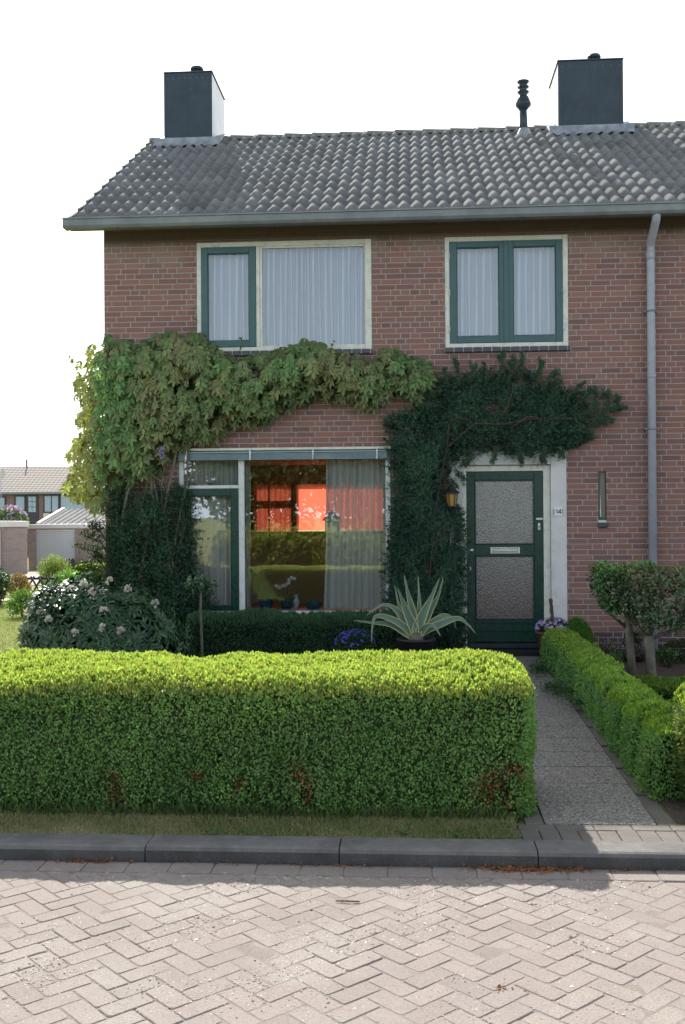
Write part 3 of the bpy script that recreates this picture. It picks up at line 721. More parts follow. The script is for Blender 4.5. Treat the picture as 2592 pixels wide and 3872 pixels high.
# upper right
w2 = MB(); w2.frame(.400, 1.801, 3.507, 4.783, .054, .062, .052, .055, FY0, FY1); win2 = w2.build('window', MAT['cream'], house)
sash(.455, 1.098, 3.560, 4.727, (.537, 1.017, 3.636, 4.657), 'teal', win2); sash(1.100, 1.738, 3.560, 4.727, (1.180, 1.662, 3.636, 4.655), 'teal', win2)
m = MB(); m.box(1.070, 1.128, -.014, -.005, 3.562, 4.725, .003); m.build('cover_strip', MAT['teal'], win2)
for z in (3.72, 4.14, 4.56): hinge(.452, z, win2); hinge(1.742, z, win2)
sill(.392, 1.815, 3.505, win2)
# lower
w3 = MB(); w3.frame(-2.711, -.242, .422, 2.366, .052, .055, .065, .05, FY0, FY1); w3.box(-2.011, -1.943, FY0+.001, FY1-.001, .488, 2.315, .003); w3.box(-2.658, -2.012, FY0+.001, FY1-.001, 1.915, 1.953, .003)
win3 = w3.build('window', MAT['white'], house)
sash(-2.657, -2.013, .489, 1.914, (-2.577, -2.097, .545, 1.83), 'green', win3); pane(-2.655, -2.013, 1.955, 2.31, .04, win3); pane(-1.942, -.299, .489, 2.31, .04, win3)
m = MB(); m.box(-2.36, -2.31, -.004, .03, 1.962, 1.985, .002); m.build('latch', MAT['black'], win3)
# folded sun blind above the lower window
sb = MB()
for k in range(6): sb.box(-2.70, -.275, -.075, -.02, 2.243+k*.0125, 2.2505+k*.0125, .002)
sb.box(-2.70, -.275, -.08, -.02, 2.322, 2.335, .003)
blind = sb.build('sun_blind', MAT['blind'], house)
m = MB(); m.box(-2.73, -.235, -.06, .004, 2.352, 2.382, .004); m.build('cover', MAT['cream'], blind)
for xx in (-2.62, -1.87, -1.14, -.40):
    m = MB(); m.box(xx, xx+.02, -.084, -.015, 2.235, 2.352, .002); m.tube([(xx+.01, -.085, 2.29), (xx+.028, -.088, 2.27), (xx+.01, -.085, 2.235)], .004, 6); m.build('bracket', MAT['metal'], blind)
# narrow window
w4 = MB(); w4.frame(2.122, 2.210, 1.49, 2.071, .022, .006, .06, .012, .012, .06); win4 = w4.build('window', MAT['teal'], house); pane(2.145, 2.203, 1.551, 2.058, .03, win4)
m = MB(); m.box(2.121, 2.211, -.004, .011, 1.490, 1.517, .003); m.build('ledge', MAT['cream'], win4)
m = MB(); m.box(2.118, 2.224, -.035, .03, 1.435, 1.489, .006); m.build('sill', MAT['sillbrick'], win4)

# ---- door and its surround
ds = MB(); ds.frame(.432, 1.762, -.1, 2.31, .137, .178, .0001, .153, -.018, .06, .004); ds.build('door_surround', MAT['stucco'], house)
df = MB(); df.box(.5705, .6285, .022, .10, .06, 2.154, .003); df.box(1.505, 1.5815, .022, .10, .06, 2.154, .003); df.box(.6288, 1.5047, .023, .099, 2.087, 2.154, .003)
df.build('door_frame', MAT['cream'], house)
D0, D1 = .035, .075
dm = MB(); dm.box(.631, .725, D0, D1, .118, 2.085, .003); dm.box(1.403, 1.503, D0, D1, .118, 2.085, .003)
dm.box(.7255, 1.4025, D0+.001, D1, 1.986, 2.085, .003); dm.box(.7255, 1.4025, D0+.001, D1, 1.118, 1.246, .003); dm.box(.7255, 1.4025, D0+.001, D1, .118, .382, .003)
dm.box(.72, 1.408, D0-.010, D0, 1.118, 1.138, .003); dm.box(.72, 1.408, D0-.012, D0, .345, .36, .003); dm.box(.716, 1.412, D0-.012, D0, .250, .262, .004); dm.box(.716, 1.412, D0-.022, D0, .128, .150, .005)
door = dm.build('door', MAT['green'], house)
b = MB()
for a in ((.726, 1.402, 1.247, 1.985), (.729, 1.399, .383, 1.117)): b.frame(*a, .012, .012, .012, .012, D0-.004, D0+.018, .003)
b.build('glazing_bead', MAT['dark'], door)
pane(.738, 1.390, 1.259, 1.973, D0+.012, door, 'frost', 'glass_panel'); pane(.741, 1.387, .395, 1.105, D0+.012, door, 'frost', 'glass_panel')
m = MB(); m.frame(.900, 1.236, 1.142, 1.217, .028, .028, .014, .018, D0-.012, D0, .002); m.box(.929, 1.207, D0-.007, D0-.001, 1.168, 1.198, .002); m.box(.93, 1.206, D0-.014, D0-.004, 1.158, 1.166, .001); m.build('letterbox', MAT['metal'], door)
m = MB(); m.lathe((.680, D0, 1.18), [(.0, -.034), (.018, -.033), (.022, -.024), (.014, -.012), (.031, -.008), (.033, 0)], 22, axis='Y'); m.build('door_knob', MAT['metal'], door)
m = MB(); m.box(.656, .680, D0-.006, D0, .945, .99, .004); m.build('keyhole_plate', MAT['metal'], door)
m = MB(); m.box(1.441, 1.471, D0-.007, D0, 1.41, 1.492, .004); m.build('lock_plate', MAT['metal'], door)
m = MB(); m.box(1.449, 1.463, D0-.012, D0-.007, 1.437, 1.455, .003); m.build('keyhole', MAT['black'], door)
m = MB(); m.box(1.423, 1.500, D0-.006, D0, 1.527, 1.548, .002); m.build('name_strip', MAT['white'], door)
m = MB(); m.box(.632, 1.504, -.045, .09, .064, .116, .006); m.build('door_sill', MAT['dark'], house)
m = MB(); m.box(.58, 1.58, -.26, .02, -.06, .060, .008); m.box(.55, 1.62, -.33, -.262, -.10, -.005, .008); m.build('door_step', MAT['black'], house)

# ---- things fixed to the house front
nb = base('house_number', (1.666, -.018, 1.567), 'white enamel house number plate reading 14 right of the front door', 'sign')
m = MB(); m.box(1.614, 1.718, -.030, -.019, 1.568, 1.669, .006); m.build('plate', MAT['porcelain'], nb)
MAT['enamel'] = M('enamel', (.75, .78, .80), (.70, .73, .76), 6, .25, .04, 30)
nb.children[0].data.materials[0] = MAT['enamel']
m = MB()
for a in ((1.617, 1.622, 1.590, 1.647), (1.710, 1.715, 1.590, 1.647)): m.box(a[0], a[1], -.0325, -.0302, a[2], a[3])
for s, pts in (('1', [(1.643, 1.632), (1.652, 1.646), (1.652, 1.596)]), ('4', [(1.690, 1.594), (1.690, 1.646), (1.667, 1.610), (1.700, 1.610)])):
    for p, q in zip(pts, pts[1:]): m.tube([(p[0], -.0325, p[1]), (q[0], -.0325, q[1])], .0038, 6)
m.build('numeral', MAT['black'], nb)
lp = base('wall_lantern', (.455, -.02, 1.70), 'black wall lantern with amber glass on the door surround', 'lamp')
LX, LY = .455, -.15
m = MB(); m.lathe((LX, LY, 0), [(.0, 2.005), (.008, 2.0), (.006, 1.985), (.014, 1.978), (.006, 1.968), (.018, 1.955), (.008, 1.945), (.028, 1.925), (.035, 1.90), (.06, 1.868), (.092, 1.845), (.096, 1.835), (.07, 1.832), (.0, 1.83)], 6)
m.build('lamp_top', MAT['black'], lp)
m = MB(); m.lathe((LX, LY, 0), [(.066, 1.83), (.044, 1.69)], 6)
for f in range(len(m.sm)): m.sm[f] = False
m.build('amber_pane', MAT['amber'], lp)
m = MB()
for k in range(6):
    t = 2*pi*k/6; m.tube([(LX+.068*cos(t), LY+.068*sin(t), 1.832), (LX+.046*cos(t), LY+.046*sin(t), 1.69)], .005, 5)
m.lathe((LX, LY, 0), [(.0, 1.69), (.052, 1.69), (.05, 1.68), (.02, 1.665), (.012, 1.64), (.0, 1.63)], 6); m.tube([(LX, LY, 1.64), (LX, -.09, 1.60), (LX, -.02, 1.64)], .008, 6); m.box(LX-.03, LX+.03, -.03, -.019, 1.58, 1.70, .004)
m.build('bracket', MAT['black'], lp)

# ---- curtains
def curtain(name, x0, x1, z0, z1, y, pitch, amp, mat, label, group, seed, flare=0):
    r = random.Random(seed); n = int((x1-x0)/pitch*10); V = []; CC = []; ph = []; a = 0
    for i in range(n+1): ph.append(a); a += 2*pi/10*r.uniform(.75, 1.3)
    sc = ph[-1]; rows = 7
    am = [r.uniform(.45, 1.3) for _ in range(n//8+3)]
    for j in range(rows+1):
        t = j/rows
        for i in range(n+1):
            x = x0+(x1-x0)*(i/n); x = x if flare == 0 else x-flare*(1-i/n)*(1-t)**2
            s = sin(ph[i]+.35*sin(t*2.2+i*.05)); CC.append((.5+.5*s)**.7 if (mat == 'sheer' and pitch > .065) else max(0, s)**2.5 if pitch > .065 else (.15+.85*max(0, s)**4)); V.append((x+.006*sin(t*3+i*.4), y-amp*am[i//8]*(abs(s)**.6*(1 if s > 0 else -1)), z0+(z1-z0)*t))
    F = [(j*(n+1)+i, j*(n+1)+i+1, (j+1)*(n+1)+i+1, (j+1)*(n+1)+i) for j in range(rows) for i in range(n)]
    me = mesh_np(name, np.array(V), [np.array(F)], np.repeat(np.array(CC)[:, None], 3, 1), True); o = link(name, me, MAT[mat], None, ((x0+x1)/2, y, z1)); return tag(o, label, 'curtain', group)
curtain('net_curtain', -2.40, -1.83, 3.60, 4.70, .135, .085, .016, 'net', 'white net curtain in the green-framed casement of the upper left window', 'net curtains upstairs', 1)
curtain('net_curtain', -1.74, -.50, 3.545, 4.74, .135, .070, .020, 'net', 'wide white net curtain behind the large pane of the upper left window', 'net curtains upstairs', 2)
curtain('net_curtain', .50, 1.05, 3.60, 4.70, .135, .085, .014, 'net', 'white net curtain in the left sash of the window above the front door', 'net curtains upstairs', 3)
curtain('net_curtain', 1.15, 1.69, 3.60, 4.70, .135, .085, .014, 'net', 'white net curtain in the right sash of the window above the front door', 'net curtains upstairs', 4)
curtain('lace_curtain', -2.65, -2.02, 1.94, 2.33, .13, .06, .010, 'lace', 'short lace curtain in the small top light above the green casement', 'curtains downstairs', 5)
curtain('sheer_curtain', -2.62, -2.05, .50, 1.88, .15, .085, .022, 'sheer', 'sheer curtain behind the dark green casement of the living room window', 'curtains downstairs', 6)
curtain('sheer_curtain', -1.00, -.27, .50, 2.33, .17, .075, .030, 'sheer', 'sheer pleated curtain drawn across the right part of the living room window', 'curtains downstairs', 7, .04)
MAT['browncloth'] = cloth('brown_curtain_cloth', (.30, .10, .05), .5, .89, .5)
curtain('sheer_curtain', -2.95, -2.15, 1.15, 2.2, 6.70, .09, .02, 'browncloth', 'brownish sheer curtain striping the smaller back window of the living room', 'curtains downstairs', 9)
MAT['tealcloth'] = cloth('teal_curtain_cloth', (.34, .52, .54), .2, 1)
curtain('sheer_curtain', 2.118, 2.214, 1.50, 2.08, .09, .03, .004, 'tealcloth', 'pale green curtain inside the narrow slit window beside the downpipe', 'curtains downstairs', 10)
curtain('sheer_curtain', -1.955, -1.895, .50, 2.33, .16, .05, .012, 'sheer', 'narrow strip of sheer curtain at the left edge of the large living room pane', 'curtains downstairs', 8)
for (a, b, lab) in ((-2.86, -2.19, 'orange red blind in the smaller back window seen through the living room'), (-2.09, -.52, 'wide glowing orange red blind in the back window of the living room')):
    m = MB(); m.quad((a, 6.9, 1.32), (b, 6.9, 1.32), (b, 6.9, 2.16), (a, 6.9, 2.16)); tag(m.build('roller_blind', MAT['redblind'], loc=((a+b)/2, 6.9, 2.16)), lab, 'blind', 'orange blinds at the back of the room')
m = MB(); m.box(-2.9, -.48, 6.70, 6.79, 1.24, 1.29, .004); m.box(-2.62, -2.59, 6.82, 6.86, 1.3, 2.16); m.box(-2.86, -2.19, 6.81, 6.86, 1.72, 1.86); m.build('window_board', MAT['roomwall'], house)
m = MB(); m.lathe((-1.44, 6.74, 1.292), [(0, 0), (.13, .0), (.13, .20), (.17, .21), (.15, .26), (.06, .31), (.04, .36), (0, .38)], 16); tag(m.build('lantern', MAT['dark'], loc=(-1.44, 6.74, 1.292)), 'dark lantern silhouette on the back window board before the orange blind', 'lantern')
m = MB(); m.box(-2.70, -.25, .08, .40, .455, .488, .004); m.build('window_board', MAT['white'], house)
# pots and orchid on the inner window board
def pot(x, y, z, r, h, mat, label, group, seg=20):
    m = MB(); m.lathe((x, y, z), [(0, 0), (r*.72, 0), (r*.95, h*.5), (r*.9, h*.85), (r, h*.9), (r, h), (r*.88, h), (r*.8, h*.85), (0, h*.85)], seg)
    return tag(m.build('flower_pot', MAT[mat], loc=(x, y, z)), label, 'pot', group)
pot(-1.74, .29, .489, .09, .11, 'bluepot', 'round blue pot at the left end of the pots on the living room window board', 'blue pots on the window board')
pot(-1.49, .29, .489, .075, .10, 'bluepot', 'blue pot holding the white orchid on the window board', 'blue pots on the window board')
pot(-1.17, .29, .489, .10, .10, 'bluepot', 'blue pot right of the pale vase behind the living room window', 'blue pots on the window board')
m = MB(); m.lathe((-1.37, .27, .489), [(0, 0), (.034, 0), (.02, .02), (.036, .05), (.04, .085), (.022, .12), (.016, .14), (.026, .165), (.0, .165)], 18); tag(m.build('vase', MAT['porcelain'], loc=(-1.37, .27, .489)), 'small pale porcelain vase beside the orchid pot', 'vase')
orc = base('orchid', (-1.49, .29, .575), 'white flowering orchid in a blue pot behind the living room window', 'plant')
for k in range(5):
    a = k*1.3; v, f, c = inst(np.array([(-1.49, .29, .57)]), np.array([(cos(a), sin(a)*.5-.2, .55)]), np.array([(0, -.3, 1.)]), .16, .05, np.array([(.06, .16, .04)]), 'leaf'); foliage('leaf', [(v, f, c)], MAT['leaf'], orc)
for pts in ([(-1.49, .29, .57), (-1.47, .27, .75), (-1.43, .24, .86), (-1.38, .22, .855)], [(-1.50, .29, .57), (-1.51, .27, .69), (-1.55, .24, .765), (-1.60, .22, .77)]):
    m = MB(); m.tube(pts, .004, 6); m.build('stem', MAT['stem'], orc)
for (fx, fz) in ((-1.45, .835), (-1.42, .862), (-1.385, .85), (-1.455, .80), (-1.60, .765), (-1.565, .745), (-1.525, .765), (-1.49, .775)):
    P = []; X = []; N = []
    for k in range(5): a = k*2*pi/5+.3; P.append((fx, .215, fz)); X.append((cos(a), -.1, sin(a))); N.append((.1, -1, .1))
    foliage('flower', [inst(np.array(P), np.array(X), np.array(N, float), .024, .022, np.full((5, 3), .78), 'petal')], MAT['petal'], orc)

# ================================================================= PLANTS
def hedge(name, lo, hi, r, n, L, W, cols, label, cat, group=None, mat='leaf_matte', tips=0, tipcol=(.3, .4, .05), amp=.03, ws=5, faces='F T B L R', slope=0, brown=None, seed=1, corecol=(.012, .02, .006), tipL=.022, parent=None, mixer=None):
    def shape(P, N):
        d = amp*wave(P, ws, seed)+amp*.45*wave(P, ws*3.3, seed+1)
        P = P+N*d[:, None]
        if slope: P[:, 2] += slope*(P[:, 1]-lo[1])/(hi[1]-lo[1])*np.clip((P[:, 2]-lo[2])/(hi[2]-lo[2]), 0, 1)
        return P
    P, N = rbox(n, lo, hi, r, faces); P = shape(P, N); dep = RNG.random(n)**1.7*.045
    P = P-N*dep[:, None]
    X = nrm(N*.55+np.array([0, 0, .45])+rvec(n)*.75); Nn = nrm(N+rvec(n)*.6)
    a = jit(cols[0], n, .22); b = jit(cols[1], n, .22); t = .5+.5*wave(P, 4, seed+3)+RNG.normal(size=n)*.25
    C = mixc(a, b, t)*(1-dep[:, None]*9)  # deeper leaves darkened, inner shade painted into the colour
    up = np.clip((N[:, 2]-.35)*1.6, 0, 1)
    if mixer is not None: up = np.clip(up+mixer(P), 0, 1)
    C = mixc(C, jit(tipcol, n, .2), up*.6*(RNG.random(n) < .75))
    if brown:
        for (bx, bz, rx_, rz_) in brown:
            k = np.exp(-((P[:, 0]-bx)/rx_)**2-((P[:, 2]-bz)/rz_)**2)*(P[:, 1] < lo[1]+.2)
            m = (k > .12) & (k*(.75+.35*wave(P, 30, seed+9))+RNG.normal(size=n)*.22 > .48); C[m] = jit((.36, .18, .085), m.sum(), .35); X[m] = nrm(X[m]+rvec(m.sum())*.6)
            sunk = k > .5; P[sunk, 1] += .03
    lj = L*(RNG.uniform(.7, 1.3, n)); parts = [inst(P, X, Nn, lj, W*RNG.uniform(.8, 1.2, n), C)]
    if tips:
        P2, N2 = rbox(int(tips*2.4), lo, hi, r, 'T F R L'); keep = N2[:, 2] > .30+RNG.random(len(N2))*.35; P2 = shape(P2[keep], N2[keep])[:tips]; N2 = N2[keep][:tips]; m = len(P2)
        for q in range(4):
            X2 = nrm(np.array([0, 0, 1.])+rvec(m)*.45+N2*.3); off = rvec(m)*.008; off[:, 2] = abs(off[:, 2])*1.6
            parts.append(inst(P2+off, X2, rvec(m), tipL*RNG.uniform(.7, 1.3, m), W*1.0, jit(tipcol, m, .22)))
    V, F, C = merge(parts)
    # solid twiggy core
    Pc, Nc = rbox(9000, np.array(lo)+.05, np.array(hi)-np.array([.05, .05, .05]), r, faces)
    Pc = Pc if not slope else shape(Pc, Nc*0)
    cv = inst(Pc-Nc*.02, nrm(np.cross(Nc, rvec(len(Pc)))), Nc, .10, .10, jit(corecol, len(Pc), .2))
    V, F, C = merge([(V, F[0], C), cv]); me = mesh_np(name, V, F, C)
    o = link(name, me, MAT[mat], parent, None if parent else ((lo[0]+hi[0])/2, (lo[1]+hi[1])/2, lo[2]))
    return tag(o, label, cat, group)

GREEN1, GREEN2 = (.28, .46, .15), (.20, .36, .12)
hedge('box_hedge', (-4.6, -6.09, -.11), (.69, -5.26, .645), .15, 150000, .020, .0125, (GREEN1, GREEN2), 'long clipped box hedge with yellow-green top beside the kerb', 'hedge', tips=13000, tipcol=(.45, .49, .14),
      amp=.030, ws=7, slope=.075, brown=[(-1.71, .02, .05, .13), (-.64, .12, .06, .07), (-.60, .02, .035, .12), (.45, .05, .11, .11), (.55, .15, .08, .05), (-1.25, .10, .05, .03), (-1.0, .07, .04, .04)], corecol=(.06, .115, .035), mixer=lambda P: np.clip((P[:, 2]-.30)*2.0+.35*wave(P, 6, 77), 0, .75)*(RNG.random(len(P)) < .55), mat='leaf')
hedge('low_hedge', (1.41, -5.70, -.10), (1.72, -.52, .33), .12, 70000, .022, .013, ((.27, .46, .17), (.20, .38, .14)), 'low clipped hedge running along the right side of the garden path', 'hedge', tips=6000, tipcol=(.33, .46, .09), amp=.045, ws=9, seed=5, corecol=(.03, .06, .02), mat='leaf',
      mixer=lambda P: np.clip((-P[:, 1]-4.6)*.6, 0, .8)*(RNG.random(len(P)) < .6))  # street end tinted yellower, sunlight painted into the leaf colour
hedge('box_hedge', (1.56, -6.02, -.10), (3.4, -5.45, .56), .13, 50000, .021, .0125, ((.15, .28, .07), (.20, .20, .07)), 'bronze-tinged box hedge at the street end of the right garden', 'hedge', tips=2500, tipcol=(.36, .42, .09), amp=.03, ws=6, seed=8, mat='leaf')
hedge('box_edging', (1.80, -3.35, -.04), (4.2, -2.75, .17), .08, 16000, .020, .012, ((.10, .20, .05), (.06, .13, .035)), 'low dark box edging behind the bronze hedge in the right garden', 'hedge', tips=1500, tipcol=(.16, .26, .04), seed=9, amp=.02)
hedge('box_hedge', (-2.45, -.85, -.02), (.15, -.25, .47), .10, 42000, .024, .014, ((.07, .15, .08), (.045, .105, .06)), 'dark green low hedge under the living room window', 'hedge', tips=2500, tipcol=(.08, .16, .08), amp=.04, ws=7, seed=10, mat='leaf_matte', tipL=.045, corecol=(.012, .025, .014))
hb = bpy.data.objects['box_hedge']
for hx, hy in ((.50, -5.98), (-.60, -6.0), (-1.70, -6.0)):
    m = MB(); m.tube([(hx, hy, -.12), (hx+.01, hy+.02, .05), (hx-.03, hy+.06, .22)], [.022, .018, .012], 7); m.build('stem', MAT['bark'], hb)
# round shrub at the end of the low hedge
P, N = ellip(9000, (1.79, -.55, .20), (.16, .2, .27), -.9); P = P+N*(.02*wave(P, 9, 2))[:, None]-N*(RNG.random(9000)**2*.05)[:, None]
sh = foliage('round_shrub', [inst(P, nrm(N+rvec(9000)*.7), rvec(9000), .024, .014, mixc(jit((.17, .33, .07), 9000), jit((.10, .22, .06), 9000), RNG.random(9000)))], MAT['leaf'], loc=(1.79, -.55, 0))
tag(sh, 'small light green rounded shrub between low hedge and house wall', 'shrub')

# trailing weeds over the path edge
P = np.array([(1.30, -2.5, .02), (1.26, -2.45, .02), (1.36, -3.1, 0.01), (1.27, -1.4, .02), (1.32, -1.2, .03)])[RNG.integers(0, 5, 900)]+RNG.normal(size=(900, 3))*np.array([.055, .16, .02]); P[:, 2] = np.abs(P[:, 2])+.004
tag(foliage('ground_cover', [inst(P, nrm(rvec(900)*np.array([1, 1, .35])+[0, 0, .2]), np.array([[0, 0, 1.]])+rvec(900)*.3, .03, .022, jit((.06, .13, .05), 900))], MAT['leaf_matte'], loc=(1.3, -2.4, 0)), 'small trailing weeds spilling over the path edge at the low hedge', 'ground cover', kind='stuff')

# grass blades of the verge
def blades(name, n, xr, yr, hz, h, cols, dry, label, w=.0035, z0=.0):
    P = np.stack([RNG.uniform(*xr, n), RNG.uniform(*yr, n), np.zeros(n)], 1); P[:, 2] = [zg(y)+z0 for y in P[:, 1]]
    d = .62+.45*wave(P, 2.2, 21)+RNG.normal(size=n)*.2; hh = h*RNG.uniform(.4, 1.25, n)*(1-.35*np.clip(d, 0, 1))
    X = nrm(np.array([0, 0, 1.])+rvec(n)*.75*np.array([1, 1, .3])); C = mixc(jit(cols, n, .25), jit(dry, n, .2), d)
    return tag(foliage(name, [inst(P, X, rvec(n)*np.array([1, 1, .2]), hh, w, C)], MAT['leaf_matte'], loc=((xr[0]+xr[1])/2, (yr[0]+yr[1])/2, 0)), label, 'grass', kind='stuff')
blades('verge_grass', 42000, (-4.3, .56), (-6.475, -5.98), 0, .038, (.22, .29, .10), (.60, .50, .32), 'short patchy dry grass strip between kerb and box hedge', z0=.002)
blades('verge_grass', 3500, (-4.3, .52), (-6.15, -6.02), 0, .10, (.10, .20, .06), (.24, .25, .12), 'longer grass tufts at the foot of the box hedge', w=.004)
blades('lawn_grass', 60000, (-9.5, -3.7), (-4.0, 7.3), 0, .035, (.19, .26, .055), (.36, .37, .15), 'short sunlit lawn beside the house', w=.010)
# weeds in the verge
for k, (x, y) in enumerate(((-.05, -6.40), (-1.06, -6.44), (.24, -6.42), (-.88, -6.43))):
    n = 16; a = RNG.uniform(0, 6.28, n); P = np.tile(np.array([[x, y, -.10]]), (n, 1)); X = np.stack([np.cos(a), np.sin(a)*.7, RNG.uniform(.25, .8, n)], 1)
    tag(foliage('weed', [inst(P, X, np.tile([[0, 0, 1.]], (n, 1)), RNG.uniform(.035, .06, n), .014, jit((.10, .19, .07), n), 'leaf')], MAT['leaf_matte'], loc=(x, y, -.10)), 'small green weed rosette in the dry verge grass by the kerb', 'weed', 'weeds in the verge')

# loose gravel and dead leaves on the road
n = 52000; P = np.stack([RNG.uniform(-2.6, 2.4, n), RNG.uniform(-9.6, -6.72, n), np.full(n, RZ)], 1); g = wave(P*np.array([1, 1, 0]), 3.1, 33)+.5*wave(P*np.array([1, 1, 0]), 9, 34)
keep = g+RNG.normal(size=n)*.30 > .38; P = P[keep]; n = len(P); s = RNG.uniform(.003, .009, n)*(1+.9*(RNG.random(n) < .06))
C = jit((.40, .365, .33), n, .38, .05)
tag(foliage('loose_gravel', [inst(P, rvec(n)*[1, 1, 0]+[.001, 0, 0], np.tile([[0, 0, 1.]], (n, 1)), s*1.3, s, C, 'pebble', H=s*.9)], MAT['attr'], loc=(0, -8, RZ)), 'loose pale gravel scattered over the herringbone road', 'gravel', kind='stuff')
def litter(n, cx, cy, sx, sy, label, c=(.30, .13, .06), z=RZ+.004):
    P = np.stack([cx+RNG.normal(size=n)*sx, cy-np.abs(RNG.normal(size=n))*sy, z+RNG.random(n)*.012], 1)
    return tag(foliage('dead_leaves', [inst(P, rvec(n)*[1, 1, .2], np.tile([[0, 0, 1.]], (n, 1))+rvec(n)*.5, RNG.uniform(.012, .026, n), .011, jit(c, n, .35))], MAT['leaf_matte'], loc=(cx, cy, RZ)), label, 'leaf litter', kind='stuff')
litter(750, .56, -6.685, .13, .03, 'heap of red-brown dead leaves in the gutter below the kerb joint')
litter(130, -1.72, -6.69, .10, .012, 'thin line of brown leaf litter at the left part of the kerb')
litter(90, -.55, -6.69, .35, .010, 'scattered brown leaf litter along the middle of the kerb')
litter(50, 1.05, -6.68, .12, .02, 'few brown leaves at the sunny right part of the kerb')
litter(12, .33, -7.98, .02, .02, 'small clump of orange brown leaves lying on the road')
m = MB(); m.tube([(-.36, -7.17, RZ+.006), (-.30, -7.175, RZ+.008), (-.25, -7.172, RZ+.006)], .0035, 6); tag(m.build('twig', MAT['barkb'], loc=(-.3, -7.17, RZ)), 'thin brown twig lying on the road pavers', 'twig')

# ---- wisteria over the living room window
WIST = [(-3.9, 3.32), (-3.71, 3.52), (-3.51, 3.62), (-3.2, 3.59), (-2.85, 3.67), (-2.44, 3.65), (-2.19, 3.49), (-1.89, 3.39), (-1.58, 3.43), (-1.44, 3.48), (-1.24, 3.55), (-.99, 3.5), (-.69, 3.39), (-.44, 3.31), (-.29, 3.46), (-.05, 3.38), (.22, 3.25), (.32, 3.06), (.1, 2.89), (-.2, 2.94), (-.4, 2.79), (-.59, 2.82), (-.69, 2.92), (-.89, 2.88), (-1.19, 2.88), (-1.44, 2.76), (-1.64, 2.66), (-1.89, 2.60), (-2.09, 2.64), (-2.19, 2.5), (-2.3, 2.42), (-2.5, 2.45), (-2.7, 2.3), (-2.95, 2.0), (-3.21, 1.95), (-3.52, 1.85), (-3.55, 1.6), (-3.73, 1.66), (-3.8, 1.76), (-4.01, 1.76), (-4.03, 1.96), (-3.95, 2.36), (-3.9, 2.56), (-3.92, 2.87)]
wist = base('wisteria', (-3.0, -.15, 0), 'bronze-green wisteria draped over the brick above the living room window', 'climber')
q = polypts(3300, WIST); lo_left = q[:, 0] < -3.55; e = edged(q, WIST)
dens = .62+.5*wave(np.stack([q[:, 0], q[:, 1], q[:, 0]*0], 1), 5, 40); dens = np.where(lo_left, dens*.62+.18, dens*.95+.18); dens = np.where((q[:, 1] < 2.35) & (q[:, 0] > -3.5), dens*.35, dens)
mid = (q[:, 0] > -1.75) & (q[:, 0] < .4) & (q[:, 1] < 2.92); dens = np.where(mid, dens*.45, dens); dens = np.where((q[:, 0] > -2.0) & (q[:, 0] < .4), dens*(.55+.6*(wave(np.stack([q[:, 0], q[:, 0]*0, q[:, 1]], 1), 4.0, 44) > -.1)), dens)
q = q[RNG.random(len(q)) < dens]; e = edged(q, WIST)
parts = []; n = len(q); yd = -(.05+RNG.random(n)**.8*np.clip(.10+e*1.1, .06, .42)); yd = np.where(q[:, 0] < -3.6, RNG.uniform(-.30, .45, n), yd)
up_v = RNG.random(n)
for k in range(9):
    i = (k+1)//2; side = 0 if k == 0 else (1 if k % 2 else -1)
    rot = RNG.normal(size=n)*.35 if k == 0 else rot
    if k == 0: tone = np.clip(.5+.5*wave(np.stack([q[:, 0], yd, q[:, 1]], 1), 3, 41)+RNG.normal(size=n)*.3, 0, 1); lsz = RNG.uniform(.42, 1.08, n)
    down = np.stack([np.sin(rot)*.8, -.55+0*rot, -np.cos(rot)], 1); across = np.stack([np.cos(rot), 0*rot, np.sin(rot)], 1)
    rach = nrm(down); back = {0: 0, 1: .018, 2: .05, 3: .085, 4: .115}[i]
    P = np.stack([q[:, 0], yd, q[:, 1]], 1)-rach*(back*lsz)[:, None]+rvec(n)*.004
    X = nrm(rach*(1 if k == 0 else .55)+across*side*(.0 if k == 0 else .85)+np.array([0, -.12, -.10])+rvec(n)*.12)
    Nn = nrm(np.array([0, -1, .55])+rvec(n)*.28)
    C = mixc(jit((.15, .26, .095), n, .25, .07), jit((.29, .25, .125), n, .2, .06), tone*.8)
    C = mixc(C, jit((.42, .40, .13), n, .15, .05), np.clip((-3.58-q[:, 0])*5, 0, .8))  # backlight painted in: leaves of the left overhang tinted bright yellow
    C = C*(.55+.6*np.clip((-yd-.05)/.25, 0, 1))[:, None] if True else C  # leaves nearer the wall darkened, depth shade painted in
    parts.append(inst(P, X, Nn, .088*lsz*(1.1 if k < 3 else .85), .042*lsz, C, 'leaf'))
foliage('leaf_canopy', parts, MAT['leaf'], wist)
# small dark inner leaves for depth
q2 = polypts(5000, WIST); e2 = edged(q2, WIST); kk = (e2 > .06) & (q2[:, 0] > -3.5) & (q2[:, 1] > 2.45) & (RNG.random(len(q2)) < np.where(q2[:, 0] > -2.0, .4, .9)); q2 = q2[kk]; n = len(q2)
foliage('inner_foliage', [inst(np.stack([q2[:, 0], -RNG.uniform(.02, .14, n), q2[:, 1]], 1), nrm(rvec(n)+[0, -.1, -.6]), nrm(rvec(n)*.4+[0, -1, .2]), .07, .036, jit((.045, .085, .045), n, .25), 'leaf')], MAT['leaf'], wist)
for k in range(9):
    r = random.Random(50+k); x = -3.35+k*.085+r.uniform(-.03, .03); pts = [(x+.15*r.random(), -.12, -.02)]
    for j in range(1, 9): pts.append((x+.09*sin(j*.9+k), -.07-.04*r.random(), j*.33))
    m = MB(); m.tube(pts, [.020-.0015*j+.006*(k % 2) for j in range(9)], 7); m.build('stem', MAT['bark'], wist)
